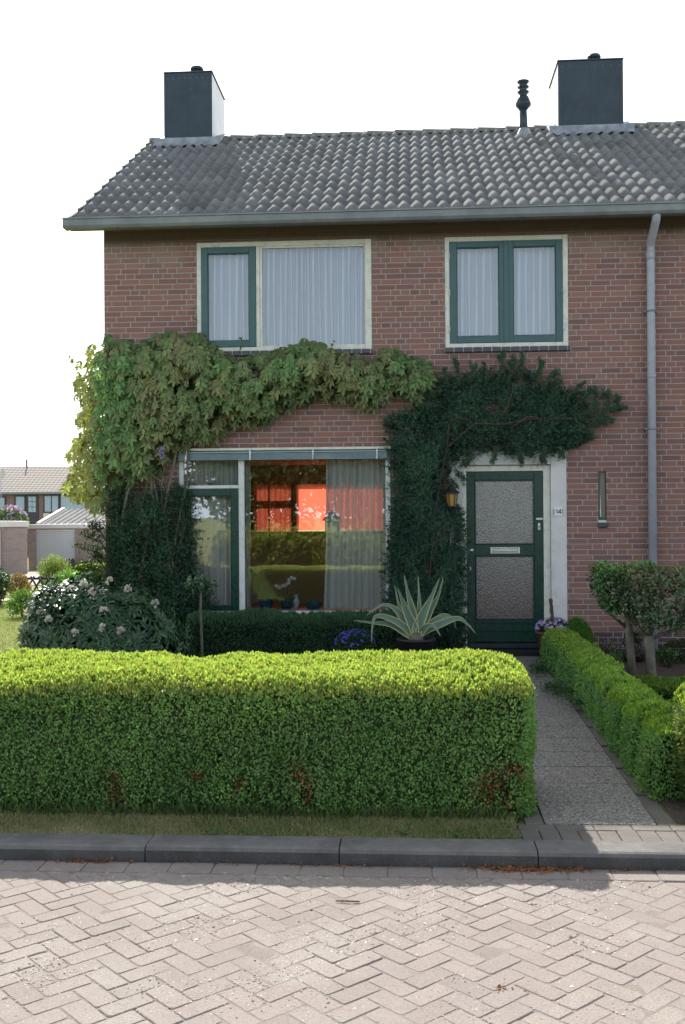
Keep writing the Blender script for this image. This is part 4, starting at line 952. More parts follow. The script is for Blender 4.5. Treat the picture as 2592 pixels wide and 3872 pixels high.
for (a, b) in (((-3.2, 2.6), (-.3, 3.2)), ((-3.1, 2.3), (-1.5, 2.85)), ((-2.9, 2.2), (-3.7, 2.9)), ((-2.9, 2.0), (-3.85, 2.1))):
    pts = [(a[0]+(b[0]-a[0])*t, -.09-.02*sin(t*9), a[1]+(b[1]-a[1])*t+.09*sin(t*7)) for t in np.linspace(0, 1, 9)]
    m = MB(); m.tube(pts, [.014-.001*j for j in range(9)], 6); m.build('stem', MAT['bark'], wist)
m = 70; P = np.stack([-2.80+RNG.normal(size=m)*.014, -.46+RNG.normal(size=m)*.014, 2.24+RNG.random(m)*.15], 1)
fl = foliage('flower', [inst(P, rvec(m)+[0, -.5, -.3], rvec(m), .018, .016, jit((.36, .33, .62), m, .2), 'petal')], MAT['petal'], wist)
for (x, z, dx, dz) in ((-1.98, 3.45, .05, .22), (-2.52, 3.60, .04, .45), (-.95, 3.45, .1, .15), (.05, 3.3, .22, .02), (-1.55, 3.4, .04, .18), (-3.85, 3.35, -.12, .10), (-3.55, 3.6, .03, .10)):
    m = MB(); m.tube([(x, -.10, z-.1), (x+dx*.5, -.12, z+dz*.6), (x+dx, -.10, z+dz)], .003, 5); tn = m.build('tendril', MAT['stem'], wist)
    n = 9; t = RNG.random(n); P = np.stack([x+dx*t, np.full(n, -.12), z-.1+(dz+.1)*t], 1); foliage('leaf', [inst(P, nrm(rvec(n)+[0, -.3, .2]), nrm(rvec(n)+[0, -1, 0]), .05, .025, jit((.10, .18, .05), n), 'leaf')], MAT['leaf'], wist)

# ---- small-leaved climbers: generic builder on a wall polygon
def wallshrub(par, poly, n, depth, L, W, cols, seed, thr=-.35, dirv=(0, -.25, .55), mat='leaf_matte', name='foliage', sprig=10, slen=.12, y0=-.02, lit=(.05, .10, .04)):
    q = polypts(n, poly); e = edged(q, poly); w3 = np.stack([q[:, 0], q[:, 0]*0, q[:, 1]], 1)
    bulge = .55+.45*wave(w3, 4.5, seed)+.25*wave(w3, 13, seed+2); kp = wave(w3, 6, seed+7)+RNG.random(n)*.6 > thr; q = q[kp]; e = e[kp]; bulge = bulge[kp]; n = len(q)
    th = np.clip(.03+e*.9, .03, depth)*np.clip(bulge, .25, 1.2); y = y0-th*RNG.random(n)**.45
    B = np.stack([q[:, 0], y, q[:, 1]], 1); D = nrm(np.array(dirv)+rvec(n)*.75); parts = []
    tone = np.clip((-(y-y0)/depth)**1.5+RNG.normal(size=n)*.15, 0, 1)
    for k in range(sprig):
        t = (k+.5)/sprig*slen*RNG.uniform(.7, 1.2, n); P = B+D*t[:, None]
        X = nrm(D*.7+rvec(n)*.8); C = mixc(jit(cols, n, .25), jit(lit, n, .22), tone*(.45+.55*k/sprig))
        parts.append(inst(P, X, rvec(n)+[0, -.6, .3], L*RNG.uniform(.7, 1.25, n), W, C))
    return foliage(name, parts, MAT[mat], par)
COTO = [(-3.50, 1.96), (-3.21, 1.80), (-3.06, 1.85), (-2.63, 1.9), (-2.56, 1.5), (-2.50, .5), (-2.4, .1), (-3.55, -.02), (-3.54, 1.0), (-3.50, 1.5)]
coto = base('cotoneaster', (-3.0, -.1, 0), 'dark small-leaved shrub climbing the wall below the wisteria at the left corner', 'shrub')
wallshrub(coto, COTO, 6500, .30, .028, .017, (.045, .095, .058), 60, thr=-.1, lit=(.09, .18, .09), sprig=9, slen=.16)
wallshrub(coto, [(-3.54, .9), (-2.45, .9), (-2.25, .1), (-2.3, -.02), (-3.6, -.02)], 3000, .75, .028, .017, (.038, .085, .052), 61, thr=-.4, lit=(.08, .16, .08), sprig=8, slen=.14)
for k, (dx, z, ln) in enumerate(((-.3, 1.25, .22), (-.22, 1.38, .2), (-.25, 1.05, .2), (-.15, 1.5, .15), (-.2, .92, .16), (-.1, 1.15, .12))):
    pts = [(-3.5, -.15, z-.25), (-3.6, -.15, z-.08), (-3.62+dx*.6, -.16, z-.02), (-3.6+dx, -.17, z+.02)]; m = MB(); m.tube(pts, [.012, .009, .006, .003], 6); m.build('twig', MAT['barkb'], coto)
    n = 260; t = RNG.random(n); P = np.stack([-3.58+dx*t, np.full(n, -.16), z-.03+.04*t], 1)+RNG.normal(size=(n, 3))*.032; foliage('leaf_cluster', [inst(P, rvec(n), rvec(n), .028, .017, jit((.035, .06, .02), n, .3))], MAT['leaf'], coto)
for k in range(4):
    r = random.Random(80+k); x = -3.3+.2*k; m = MB(); m.tube([(x, -.15, -.02), (x+.06, -.12, .5), (x-.05, -.1, 1.0), (x+.08, -.08, 1.5), (x, -.07, 1.9)], [.022, .018, .015, .012, .008], 7); m.build('stem', MAT['barkb'], coto)

YEW = [(-.24, -.02), (-.29, .99), (-.21, 1.73), (-.25, 2.40), (-.30, 2.62), (-.17, 2.72), (.1, 2.79), (.29, 2.92), (.36, 3.12), (.6, 3.12), (.84, 3.16), (1.03, 3.20), (1.25, 3.2), (1.45, 3.10), (1.65, 3.02), (1.85, 2.88), (1.98, 2.75), (2.02, 2.55), (1.98, 2.40), (1.88, 2.34), (1.75, 2.30), (1.51, 2.25), (1.17, 2.25), (.93, 2.29), (.68, 2.26), (.54, 2.19), (.44, 2.07), (.34, 1.93), (.36, 1.76), (.56, 1.65), (.61, 1.23), (.60, .49), (.60, -.02)]
yew = base('yew', (.2, -.1, 0), 'dark green yew trained up the wall and over the front door', 'climber')
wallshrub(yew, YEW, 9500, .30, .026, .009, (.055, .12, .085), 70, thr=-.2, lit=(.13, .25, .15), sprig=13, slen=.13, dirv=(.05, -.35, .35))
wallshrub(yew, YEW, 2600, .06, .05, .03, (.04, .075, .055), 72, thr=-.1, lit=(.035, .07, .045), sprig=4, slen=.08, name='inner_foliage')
FING = [(.55, 3.05, .50, 3.36), (.66, 3.08, .74, 3.30), (.86, 3.10, .82, 3.32), (1.0, 3.12, 1.04, 3.43), (1.1, 3.10, 1.16, 3.38), (1.22, 3.12, 1.26, 3.42), (1.38, 3.02, 1.50, 3.31), (1.46, 2.98, 1.64, 3.22), (1.6, 2.95, 1.70, 3.10), (1.7, 2.85, 1.96, 3.08), (1.85, 2.8, 2.05, 3.0), (1.85, 2.7, 2.42, 2.78), (2.05, 2.74, 2.09, 2.98), (2.2, 2.75, 2.22, 2.98), (2.3, 2.76, 2.30, 2.92), (1.9, 2.65, 2.2, 2.60), (2.1, 2.72, 2.26, 2.62), (1.85, 2.6, 2.04, 2.42), (-.1, 2.6, -.28, 2.68), (.05, 2.7, -.10, 2.76), (.3, 2.85, .1, 2.82), (.36, 3.0, .2, 2.95), (.42, 3.05, .38, 3.22), (1.2, 2.35, 1.25, 2.17), (.95, 2.35, .93, 2.18), (1.5, 2.35, 1.47, 2.16), (.7, 2.3, .62, 2.14), (1.65, 2.35, 1.72, 2.22), (.5, 2.1, .60, 1.98), (.4, 2.0, .52, 1.9)]
for (xa, za, xb, zb) in FING:
    a = np.array((xa, -.14, za)); b = np.array((xb, -.12, zb)); mm = (a+b)/2+np.array([.02, -.03, .02]); m = MB(); m.tube([tuple(a), tuple(mm), tuple(b)], [.009, .006, .003], 6, (.1, .07, .05)); m.build('branch', MAT['barkb'], yew)
    ln = np.linalg.norm(b-a); n = int(2600*ln); t = RNG.random(n)[:, None]; P = a*(1-t)+b*t+np.array([.02, -.03, .02])*4*t*(1-t)*.5+RNG.normal(size=(n, 3))*(.022*(1-.55*t))
    for _ in range(3):
        s0_, dv = RNG.uniform(.15, .8), nrm(((b-a)/ln+RNG.normal(size=3)*.7)[None])[0]; sel = RNG.random(n) < .22; tt = RNG.random(sel.sum())[:, None]; P[sel] = a*(1-s0_)+b*s0_+dv*tt*RNG.uniform(.06, .13)+RNG.normal(size=(sel.sum(), 3))*.013
    X = nrm((b-a)/ln*.8+rvec(n)*.8); foliage('shoot', [inst(P, X, rvec(n), RNG.uniform(.018, .034, n), .009, mixc(jit((.05, .10, .068), n, .25), jit((.10, .19, .11), n, .2), RNG.random(n)))], MAT['leaf_matte'], yew)
for pts in ([(.25, -.05, 0), (.2, -.12, .9), (.3, -.14, 1.8), (.4, -.2, 2.35), (.72, -.33, 2.62), (1.0, -.33, 2.60), (1.35, -.33, 2.66), (1.9, -.2, 2.66)], [(.4, -.2, 2.3), (.43, -.33, 2.62), (.52, -.34, 2.68), (.66, -.33, 2.66)], [(1.0, -.3, 2.65), (1.08, -.33, 2.8), (1.15, -.2, 3.0)], [(1.15, -.33, 2.58), (1.3, -.34, 2.68), (1.42, -.33, 2.68)]):
    m = MB(); m.tube([(p[0], p[1]+(.10 if p[1] < -.25 else 0), p[2]) for p in pts], [.010*(1-.7*i/len(pts)) for i in range(len(pts))], 8); m.build('branch', MAT['barkb'], yew)

# ---- rhododendron
rho = base('rhododendron', (-3.0, -2.2, 0), 'broad rhododendron with white flower trusses on the left behind the hedge', 'shrub')
P, N = ellip(1500, (-3.0, -2.2, .34), (.74, .62, .58), -.75); P = P+N*(.10*wave(P, 4, 90)+.08*wave(P, 11, 91))[:, None]; P = np.concatenate([P, P[:600]-N[:600]*.12]); N = np.concatenate([N, N[:600]])
parts = []; n = len(P)
for k in range(7):
    a = k*2*pi/7+RNG.random(n)*.5; N = nrm(N+rvec(n)*.10); t1 = nrm(np.cross(N, rvec(n))); t2 = np.cross(N, t1); X = nrm(t1*np.cos(a)[:, None]+t2*np.sin(a)[:, None]+N*RNG.uniform(-.05, .75, n)[:, None]+[0, 0, .05])
    parts.append(inst(P, X, nrm(N+[0, 0, .3]+rvec(n)*.15), RNG.uniform(.07, .115, n), .030, mixc(jit((.035, .090, .045), n, .3), jit((.08, .15, .05), n, .25), RNG.random(n)**2), 'leaf'))
foliage('foliage', parts, MAT['leaf_gloss'], rho)
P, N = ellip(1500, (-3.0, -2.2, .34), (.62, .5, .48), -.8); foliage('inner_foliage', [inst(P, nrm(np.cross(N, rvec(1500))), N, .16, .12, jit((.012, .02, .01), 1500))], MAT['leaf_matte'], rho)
for (x, z) in ((-2.84, .99), (-2.66, .92), (-2.80, .74), (-2.78, .60), (-2.63, .56), (-2.40, .78), (-3.02, .55), (-3.19, .92), (-3.08, .97), (-2.96, .90), (-3.42, .72), (-3.46, .84), (-3.62, .70), (-3.30, .66)):
    dx = (x+3.0)/.74; dz = (z-.36)/.6; yy = -2.2-.62*sqrt(max(.05, 1-dx*dx-dz*dz))-.04; k = 26; c = np.array((x, yy, z)); d = nrm(rvec(k)+[0, -.4, .5])
    foliage('flower_truss', [inst(c+d*.012, d, rvec(k), RNG.uniform(.024, .038, k), .026, jit((.66, .64, .54), k, .12, .03), 'petal')], MAT['petal'], rho)
for k in range(5):
    m = MB(); m.tube([(-3.0+.1*k-.2, -2.2, -.02), (-3.0+.22*k-.4, -2.5, .25), (-3.0+.3*k-.6, -2.6, .5)], [.018, .013, .008], 6); m.build('stem', MAT['bark'], rho)

# ---- rose standard
rose = base('standard_rose', (-2.20, -1.2, 0), 'young standard rose on a thin bare stem before the living room window', 'small tree')
m = MB(); m.tube([(-2.20, -1.2, 0), (-2.205, -1.2, .3), (-2.215, -1.2, .6), (-2.21, -1.2, .80)], [.014, .013, .012, .012], 8); m.build('trunk', MAT['bark'], rose)
c = np.array((-2.22, -1.2, .88)); n = 260; d = rvec(n); P = c+d*np.array([.17, .15, .10])*RNG.uniform(.25, 1.0, (n, 1)); foliage('crown', [inst(P, nrm(rvec(n)+[0, 0, -.2]), nrm(rvec(n)*.6+[0, -.4, .8]), .052, .034, mixc(jit((.035, .085, .045), n), jit((.08, .15, .07), n), RNG.random(n)), 'leaf')], MAT['leaf_gloss'], rose)
for k in range(7):
    a = k*.9; m = MB(); m.tube([(-2.21, -1.2, .78), (-2.21+.07*cos(a), -1.2+.06*sin(a), .87), (-2.21+.15*cos(a), -1.2+.13*sin(a), .90+.03*sin(a*3))], [.006, .004, .002], 5); m.build('branch', MAT['stem'], rose)

# ---- agave in a black tub
tub = MB(); tub.lathe((.037, -1.3, 0), [(0, -.01), (.155, -.01), (.185, .30), (.20, .305), (.20, .33), (.18, .33), (.175, .28), (0, .28)], 28); tag(tub.build('plant_tub', MAT['black'], loc=(.037, -1.3, 0)), 'black tub holding the agave left of the front door', 'pot')
ag = base('agave', (.037, -1.3, .28), 'variegated agave with cream-edged blue-green leaves in a black tub', 'plant')
LEAF = [(( .02, .40), (.0, .61), (-.05, .82), (-.08, .99), -.02, .062), ((.04, .40), (.07, .61), (.07, .8), (.06, .97), .10, .040), ((.05, .42), (.12, .59), (.21, .78), (.28, .95), -.05, .070), ((.09, .44), (.18, .61), (.27, .77), (.32, .96), .02, .058), ((0, .42), (-.1, .57), (-.15, .71), (-.18, .87), .12, .040), ((.02, .41), (-.06, .61), (-.11, .75), (-.15, .86), -.12, .062),
        ((-.04, .40), (-.14, .60), (-.29, .68), (-.47, .57), -.10, .052), ((-.01, .38), (-.17, .51), (-.35, .57), (-.40, .49), (-.41, .31), -.25, .046), ((-.04, .37), (-.21, .47), (-.4, .49), (-.6, .52), -.06, .055), ((.1, .40), (.24, .51), (.34, .56), (.42, .52), (.45, .42), .06, .045), ((.11, .39), (.29, .48), (.46, .54), (.56, .48), (.64, .39), -.14, .050), ((.08, .38), (.15, .46), (.22, .47), (.28, .38), -.28, .048)]
for L in LEAF:
    *pts, yo, wd = L; pts = np.array([(p[0], -1.3+yo*(i/(len(pts)-1)), p[1]) for i, p in enumerate(pts)]); pts = np.vstack([[(.037, -1.3, .30)], pts])
    t = np.linspace(0, len(pts)-1, 19); Q = []
    for tt in t:   # Catmull-Rom through the centre line
        i = min(int(tt), len(pts)-2); f = tt-i; p0 = pts[max(i-1, 0)]; p1 = pts[i]; p2 = pts[i+1]; p3 = pts[min(i+2, len(pts)-1)]
        Q.append(.5*((2*p1)+(-p0+p2)*f+(2*p0-5*p1+4*p2-p3)*f*f+(-p0+3*p1-3*p2+p3)*f**3))
    Q = np.array(Q); V = []; C = []; tn = nrm(np.gradient(Q, axis=0)); viewn = np.array([0, -1., .35])
    for i, qv in enumerate(Q):
        u = i/18; wv = wd*(.75+.55*sin(min(u*1.35, 1)*pi))*(1-max(0, u-.35)/.65)**.75*.62+.001
        s = nrm(np.cross(tn[i], viewn)[None])[0]; up = nrm(np.cross(s, tn[i])[None])[0]
        for kx_, (a, lift) in enumerate(((-1, .30), (-.80, .20), (-.76, .18), (-.35, .03), (0, 0), (.35, .03), (.76, .18), (.80, .20), (1, .30))):
            V.append(qv+s*a*wv-up*(-lift)*wv); C.append((.52, .50, .24) if abs(a) > .78 else ((.13, .21, .16) if abs(a) < .5 else (.16, .24, .165)))
    F = [(i*9+j, i*9+j+1, i*9+10+j, i*9+9+j) for i in range(18) for j in range(8)]
    link('leaf', mesh_np('leaf', np.array(V), [np.array(F)], np.array(C), True), MAT['agave'], ag)
m = MB(); m.lathe((.037, -1.3, 0), [(.06, .28), (.075, .33), (.04, .38), (0, .40)], 10); m.build('heart', MAT['bark'], ag)

# ---- flowers
def flowering(name, c, rad, nleaf, nfl, fcols, label, fs, lc=(.035, .09, .03)):
    o = base(name, (c[0], c[1], c[2]), label, 'flowers'); P, N = ellip(nleaf, c, rad, -.5); foliage('foliage', [inst(P-N*RNG.random((len(P), 1))*.04, nrm(N+rvec(len(P))*.7), rvec(len(P)), .028, .016, jit(lc, len(P)))], MAT['leaf_matte'], o)
    P, N = ellip(nfl, c, np.array(rad)*1.05, .0); protos = []
    for k in range(len(P)):
        if k < 5:
            ps = []; 
            for j in range(5):
                a = j*2*pi/5; ps.append((cos(a), sin(a), .25))
            ps = np.array(ps); col = jit(fcols[k % len(fcols)], 5, .12, .05); v, f, cc = inst(np.zeros((5, 3)), ps, np.tile([[0, 0, 1.]], (5, 1)), fs, fs*1.05, col, 'petal')
            me = mesh_np('flower', v, [f], cc); me.materials.append(MAT['petal']); protos.append(me)
        fo = bpy.data.objects.new('flower', protos[k % 5]); COL.objects.link(fo); fo.parent = o; fo.location = Vector(P[k]+N[k]*.008)-WORLD[o.name]
        fo.rotation_mode = 'QUATERNION'; fo.rotation_quaternion = Vector(nrm((N[k]+[0, -.5, .2])[None])[0]).to_track_quat('Z', 'Y')
    return o
flowering('campanula', (-.59, -1.3, .27), (.19, .16, .13), 900, 85, [(.10, .07, .55), (.14, .09, .62), (.08, .06, .48), (.17, .11, .6)], 'deep violet-blue campanula in bloom left of the agave', .013)
m = MB(); m.lathe((-.59, -1.3, 0), [(0, 0), (.12, 0), (.16, .17), (.17, .18), (.15, .18), (.14, .15), (0, .15)], 20); tag(m.build('flower_pot', MAT['black'], loc=(-.59, -1.3, 0)), 'low dark pot under the blue campanula', 'pot')
flowering('pansy', (1.535, -.50, .345), (.17, .13, .10), 500, 75, [(.42, .30, .62), (.60, .50, .78), (.36, .22, .58), (.50, .40, .70), (.66, .60, .82)], 'pale lilac pansies in a terracotta pot right of the door step', .019)
m = MB(); m.lathe((1.50, -.46, 0), [(0, 0), (.10, 0), (.14, .28), (.155, .28), (.155, .31), (.13, .31), (.13, .27), (0, .27)], 20); tag(m.build('flower_pot', MAT['terracotta'], loc=(1.50, -.46, 0)), 'dark terracotta pot beside the door step holding pansies', 'pot')
m = MB(); r = random.Random(3); m.tube([(1.53-.035*t+.004*r.uniform(-1, 1), -.60, .30+.375*t) for t in np.linspace(0, 1, 14)], [.019+.004*r.uniform(-1, 1) for _ in range(14)], 9); tag(m.build('moss_stick', MAT['barkb'], loc=(1.52, -.60, .30)), 'gnarled brown stick standing in the pot of pansies', 'stick')

# ---- clipped standard trees on the right
def standard(name, trunk_pts, rads, forks, c, half, n, cols, label, seed, leafL=.040, pw=4):
    o = base(name, trunk_pts[0], label, 'small tree', 'clipped standard trees')
    m = MB(); m.tube(trunk_pts, rads, 12); m.build('trunk', MAT['bark'], o)
    for pts in forks:
        m = MB(); k = len(pts); m.tube(pts, [.020*(1-.75*i/(k-1)) for i in range(k)], 7); m.build('branch', MAT['bark'], o)
    lo = np.array(c)-half; hi = np.array(c)+half; P, N = rbox(n, lo, hi, min(half)*.7, 'F T B L R'); bot = RNG.random(n) < .15; P[bot, 2] = lo[2]+RNG.random(bot.sum())*.04
    low = P[:, 2] < c[2]-.2*half[2]; sc = 1-.30*np.clip((c[2]-P[:, 2])/half[2], 0, 1)**2; P[:, 0] = c[0]+(P[:, 0]-c[0])*sc; P[:, 1] = c[1]+(P[:, 1]-c[1])*sc
    P = P+N*(.035*wave(P, 7, seed)+.02*wave(P, 17, seed+1))[:, None]-N*(RNG.random(n)**1.5*.11)[:, None]; keep = wave(P, 11, seed+2)+RNG.random(n) > .05; P = P[keep]; N = N[keep]; n = len(P)
    C = mixc(jit(cols[0], n, .25), jit(cols[1], n, .25), .5+.5*wave(P, 5, seed+3)+RNG.normal(size=n)*.3); C = mixc(C, jit(cols[2], n, .2), np.clip(N[:, 2]-.1, 0, 1)*(.5+.5*RNG.random(n)))
    foliage('crown', [inst(P, nrm(N*.5+rvec(n)*.9), nrm(N+rvec(n)*.7), leafL*RNG.uniform(.7, 1.2, n), leafL*.62, C, 'leaf')], MAT['leaf_gloss'], o); return o
standard('standard_holly', [(2.08, -1.92, -.01), (2.075, -1.92, .2), (2.06, -1.92, .42), (2.05, -1.92, .56), (2.06, -1.92, .8)], [.044, .039, .037, .038, .018],
         [[(2.05, -1.92, .50), (1.92, -1.95, .60), (1.80, -1.97, .68)], [(2.05, -1.92, .52), (2.14, -1.95, .62), (2.25, -1.97, .75)]], (2.03, -1.92, .90), np.array([.30, .28, .22]), 5200, [(.09, .19, .06), (.05, .11, .045), (.19, .33, .08)], 'green clipped standard tree on a straight trunk against the brick wall', 100)
standard('standard_holly', [(2.235, -2.10, -.02), (2.22, -2.10, .15), (2.21, -2.10, .32), (2.20, -2.10, .45)], [.050, .044, .044, .05],
         [[(2.19, -2.10, .40), (2.12, -2.12, .52), (2.0, -2.15, .60), (1.85, -2.17, .66)], [(2.21, -2.10, .42), (2.25, -2.1, .55), (2.28, -2.1, .75)], [(2.22, -2.10, .42), (2.38, -2.14, .50), (2.55, -2.16, .56), (2.68, -2.16, .66)], [(2.2, -2.1, .44), (2.2, -2.2, .55), (2.1, -2.25, .65)]],
         (2.36, -2.12, .82), np.array([.42, .34, .25]), 7500, [(.08, .17, .075), (.13, .12, .07), (.19, .19, .09)], 'reddish-brown tinged clipped standard tree with a forked trunk nearest the street', 110)

# ---- bed plants on the right
def twiggy(name, c, n, h, spread, label, cols, fcol, cat='plant', leaf=.02):
    o = base(name, c, label, cat); m = MB(); tips = []
    for k in range(n):
        a = RNG.uniform(0, 6.28); r = RNG.random()**.5; x = c[0]+spread[0]*r*cos(a); y = c[1]+spread[1]*r*sin(a); zz = c[2]+h*RNG.uniform(.6, 1.1)*(1-.35*r); m.tube([(c[0]+(x-c[0])*.5, c[1]+(y-c[1])*.5, c[2]), (x*.7+c[0]*.3, y*.7+c[1]*.3, c[2]+(zz-c[2])*.5), (x, y, zz)], [.004, .003, .0015], 4); tips.append((x, y, zz))
    m.build('twigs', MAT['barkb'], o); T = np.array(tips); k = n*16; i = RNG.integers(0, n, k); t = RNG.uniform(.35, 1, k)[:, None]; B = np.array(c); P = B+(T[i]-B)*t+RNG.normal(size=(k, 3))*.010
    up = RNG.random(k) < .55; C = np.where(up[:, None], jit(fcol, k, .2), jit(cols, k, .25)); foliage('foliage', [inst(P, nrm(rvec(k)+[0, 0, .5]), rvec(k), leaf, leaf*.6, C)], MAT['leaf_matte'], o); return o
twiggy('heather', (2.03, -.60, 0), 120, .27, (.22, .18, 0), 'silvery pink heather left of the standard tree trunks by the wall', (.03, .05, .025), (.40, .34, .36), leaf=.013)
twiggy('heather', (2.38, -.62, 0), 100, .22, (.18, .16, 0), 'silvery pink heather between the two standard tree trunks', (.03, .05, .025), (.38, .33, .34), leaf=.013)
twiggy('young_shrub', (2.04, -1.25, 0), 14, .24, (.12, .10, 0), 'small light green seedling shrub in front of the heather', (.09, .17, .06), (.12, .22, .08), leaf=.035)
twiggy('young_shrub', (2.62, -1.0, 0), 20, .24, (.14, .12, 0), 'fresh green seedling shrub right of the forked trunk', (.08, .15, .06), (.11, .2, .07), leaf=.04)
twiggy('young_shrub', (2.42, -.35, 0), 40, .34, (.10, .08, 0), 'dark green bushy plant against the wall behind the forked tree', (.015, .04, .018), (.03, .06, .03), leaf=.03)
P, N = ellip(4500, (3.05, -.6, .08), (.42, .25, .17), -.6); tag(foliage('shrub', [inst(P-N*RNG.random((len(P), 1))*.06, nrm(N+rvec(len(P))*.8), rvec(len(P)), .026, .014, mixc(jit((.03, .08, .03), len(P)), jit((.10, .06, .035), len(P)), RNG.random(len(P))*.7))], MAT['leaf_matte'], loc=(3.05, -.6, 0)), 'low dark reddish green shrub by the wall at the right', 'shrub')

# ================================================================= BEYOND THE HOUSE, LEFT
def bush(name, c, rad, n, L, cols, label, stems=0, cat='shrub', mat='leaf', W=None, hollow=.35, seed=0, group=None):
    o = base(name, (c[0], c[1], c[2]-rad[2]), label, cat, group); P, N = ellip(n, c, rad, -.8); n = len(P)
    P = P+N*(np.array(rad).mean()*.22*wave(P/np.array(rad).mean(), 2.5, seed+200))[:, None]-(P-np.array(c))*(RNG.random((n, 1))**1.5*hollow)
    C = mixc(jit(cols[0], n, .22), jit(cols[1], n, .22), RNG.random(n)); foliage('foliage', [inst(P, nrm(N*.4+rvec(n)), rvec(n), L*RNG.uniform(.7, 1.3, n), (W or L*.5), C, 'leaf' if L > .06 else 'diamond')], MAT[mat], o)
    for k in range(stems):
        a = k*2.4; m = MB(); m.tube([(c[0], c[1], c[2]-rad[2]-.1), (c[0]+rad[0]*.4*cos(a), c[1]+rad[1]*.4*sin(a), c[2]-rad[2]*.2), (c[0]+rad[0]*.8*cos(a), c[1]+rad[1]*.8*sin(a), c[2]+rad[2]*.8)], [.02, .012, .005], 5); m.build('stem', MAT['barkb'], o)
    return o
bush('rhododendron', (-7.72, 6.2, .36), (.42, .5, .40), 2600, .10, [(.03, .07, .03), (.07, .12, .05)], 'dark broad-leaved shrub at the far left edge of the lawn', 5, mat='leaf_gloss', W=.03, seed=1)
bush('azalea', (-7.52, 7.4, .27), (.19, .25, .24), 2600, .035, [(.22, .17, .06), (.30, .16, .08)], 'round bronze-orange shrub left of the lattice gate', 6, seed=2)
bush('forsythia', (-8.80, 13.0, .20), (.40, .4, .46), 3800, .055, [(.20, .27, .07), (.30, .33, .10)], 'loose yellow-green shrub in front of the white garage door', 12, hollow=.7, seed=3)
hedge('garden_hedge', (-9.24, 15.8, -.42), (-8.46, 16.5, .24), .12, 9000, .05, .03, ((.16, .24, .03), (.10, .17, .03)), 'small square yellow-green hedge beside the picket fence', 'hedge', tips=900, tipcol=(.34, .42, .06), seed=20, mat='leaf', tipL=.05)
bush('garden_shrub', (-7.75, 11.0, .10), (.50, .4, .24), 2600, .06, [(.10, .22, .05), (.18, .3, .07)], 'low bright green shrub behind the rhododendron', 0, seed=4)
bush('garden_shrub', (-6.2, 4.2, .22), (.22, .25, .24), 900, .06, [(.10, .2, .05), (.16, .26, .06)], 'fresh green sapling leaves rising left behind the rhododendron', 4, seed=5, hollow=.6)
# lattice gate
gate = base('lattice_fence', (-7.75, 8.75, -.05), 'low dark crossed-lattice fence across the lawn', 'fence')
for k in range(5):
    x = -8.0+k*.165
    for s in (-1, 1):
        m = MB(); m.tube([(x-s*.11, 8.75+.02*s, .0), (x+s*.11, 8.75+.02*s, .38)], .020, 6); m.build('slat', MAT['fence'], gate)
for z in (.04, .31): m = MB(); m.box(-8.12, -7.30, 8.77, 8.80, z, z+.045, .004); m.build('rail', MAT['fence'], gate)
m = MB(); m.box(-8.03, -7.93, 8.72, 8.82, -.08, .08, .008); m.build('post', MAT['fence'], gate)
pk = base('picket_fence', (-10.3, 20, -.6), 'black pointed picket fence in front of the garage wall', 'fence')
for k in range(13):
    x = -11.0+k*.115; h = .30 if k in (2, 3) else .20; m = MB(); w_ = .08 if k == 3 else .045
    m.add([(x-w_, 20, -.65), (x+w_*.6, 20, -.65), (x+w_*.6, 20, h-.08), (x-w_*.2, 20, h), (x-w_, 20, h-.08), (x-w_, 20.03, -.65), (x+w_*.6, 20.03, -.65), (x+w_*.6, 20.03, h-.08), (x-w_*.2, 20.03, h), (x-w_, 20.03, h-.08)],
          [(0, 1, 2, 3, 4), (9, 8, 7, 6, 5), (0, 5, 6, 1), (1, 6, 7, 2), (2, 7, 8, 3), (3, 8, 9, 4), (4, 9, 5, 0)]); m.build('picket', MAT['fence'], pk)
for z in (-.4, -.02): m = MB(); m.box(-11.1, -9.5, 20.031, 20.07, z, z+.07); m.build('rail', MAT['fence'], pk)

MAT['garage_door'] = None
t = NT('ribbed_white_door'); sp = t.n('ShaderNodeSeparateXYZ'); t.l(t.geo(), sp.inputs[0]); fr = t.math('FRACT', t.math('MULTIPLY', sp.outputs[0], 9)); gv = t.ramp(fr, [(0, 0), (.06, 0), (.12, 1), (.9, 1)]); MAT['garage_door'] = t.done(t.pbr(t.mix(gv, (.28, .30, .32), (.55, .57, .58)), .5, 0, t.bump(gv, .5, .02)))
MAT['parapet'] = M('parapet_white', (.62, .58, .54), (.56, .53, .50), 2, .6, .1, 10)
# middle garage with white door
g1 = base('garage', (-18.9, 43.5, -1.36), 'flat-roofed brick garage with a white ribbed up-and-over door', 'garage')
m = MB(); wall_grid(m, [-21.02, -15.0], [-1.5, .95], [(-20.60, -18.42, -1.5, .90)], 43.5, 43.7); m.quad((-21.02, 50, -1.5), (-21.02, 43.5, -1.5), (-21.02, 43.5, .95), (-21.02, 50, .95)); m.quad((-15, 43.5, -1.5), (-15, 50, -1.5), (-15, 50, .95), (-15, 43.5, .95)); m.build('wall', MAT['beige_brick'], g1)
m = MB(); m.box(-20.6, -18.42, 43.6, 43.66, -1.40, .80); m.build('garage_door', MAT['garage_door'], g1); m = MB(); m.box(-20.6, -18.42, 43.55, 43.66, .80, .91); m.build('lintel', MAT['cream'], g1)
m = MB(); m.box(-21.1, -14.9, 43.35, 50, .95, 1.18, .01); m.build('roof', MAT['parapet'], g1)
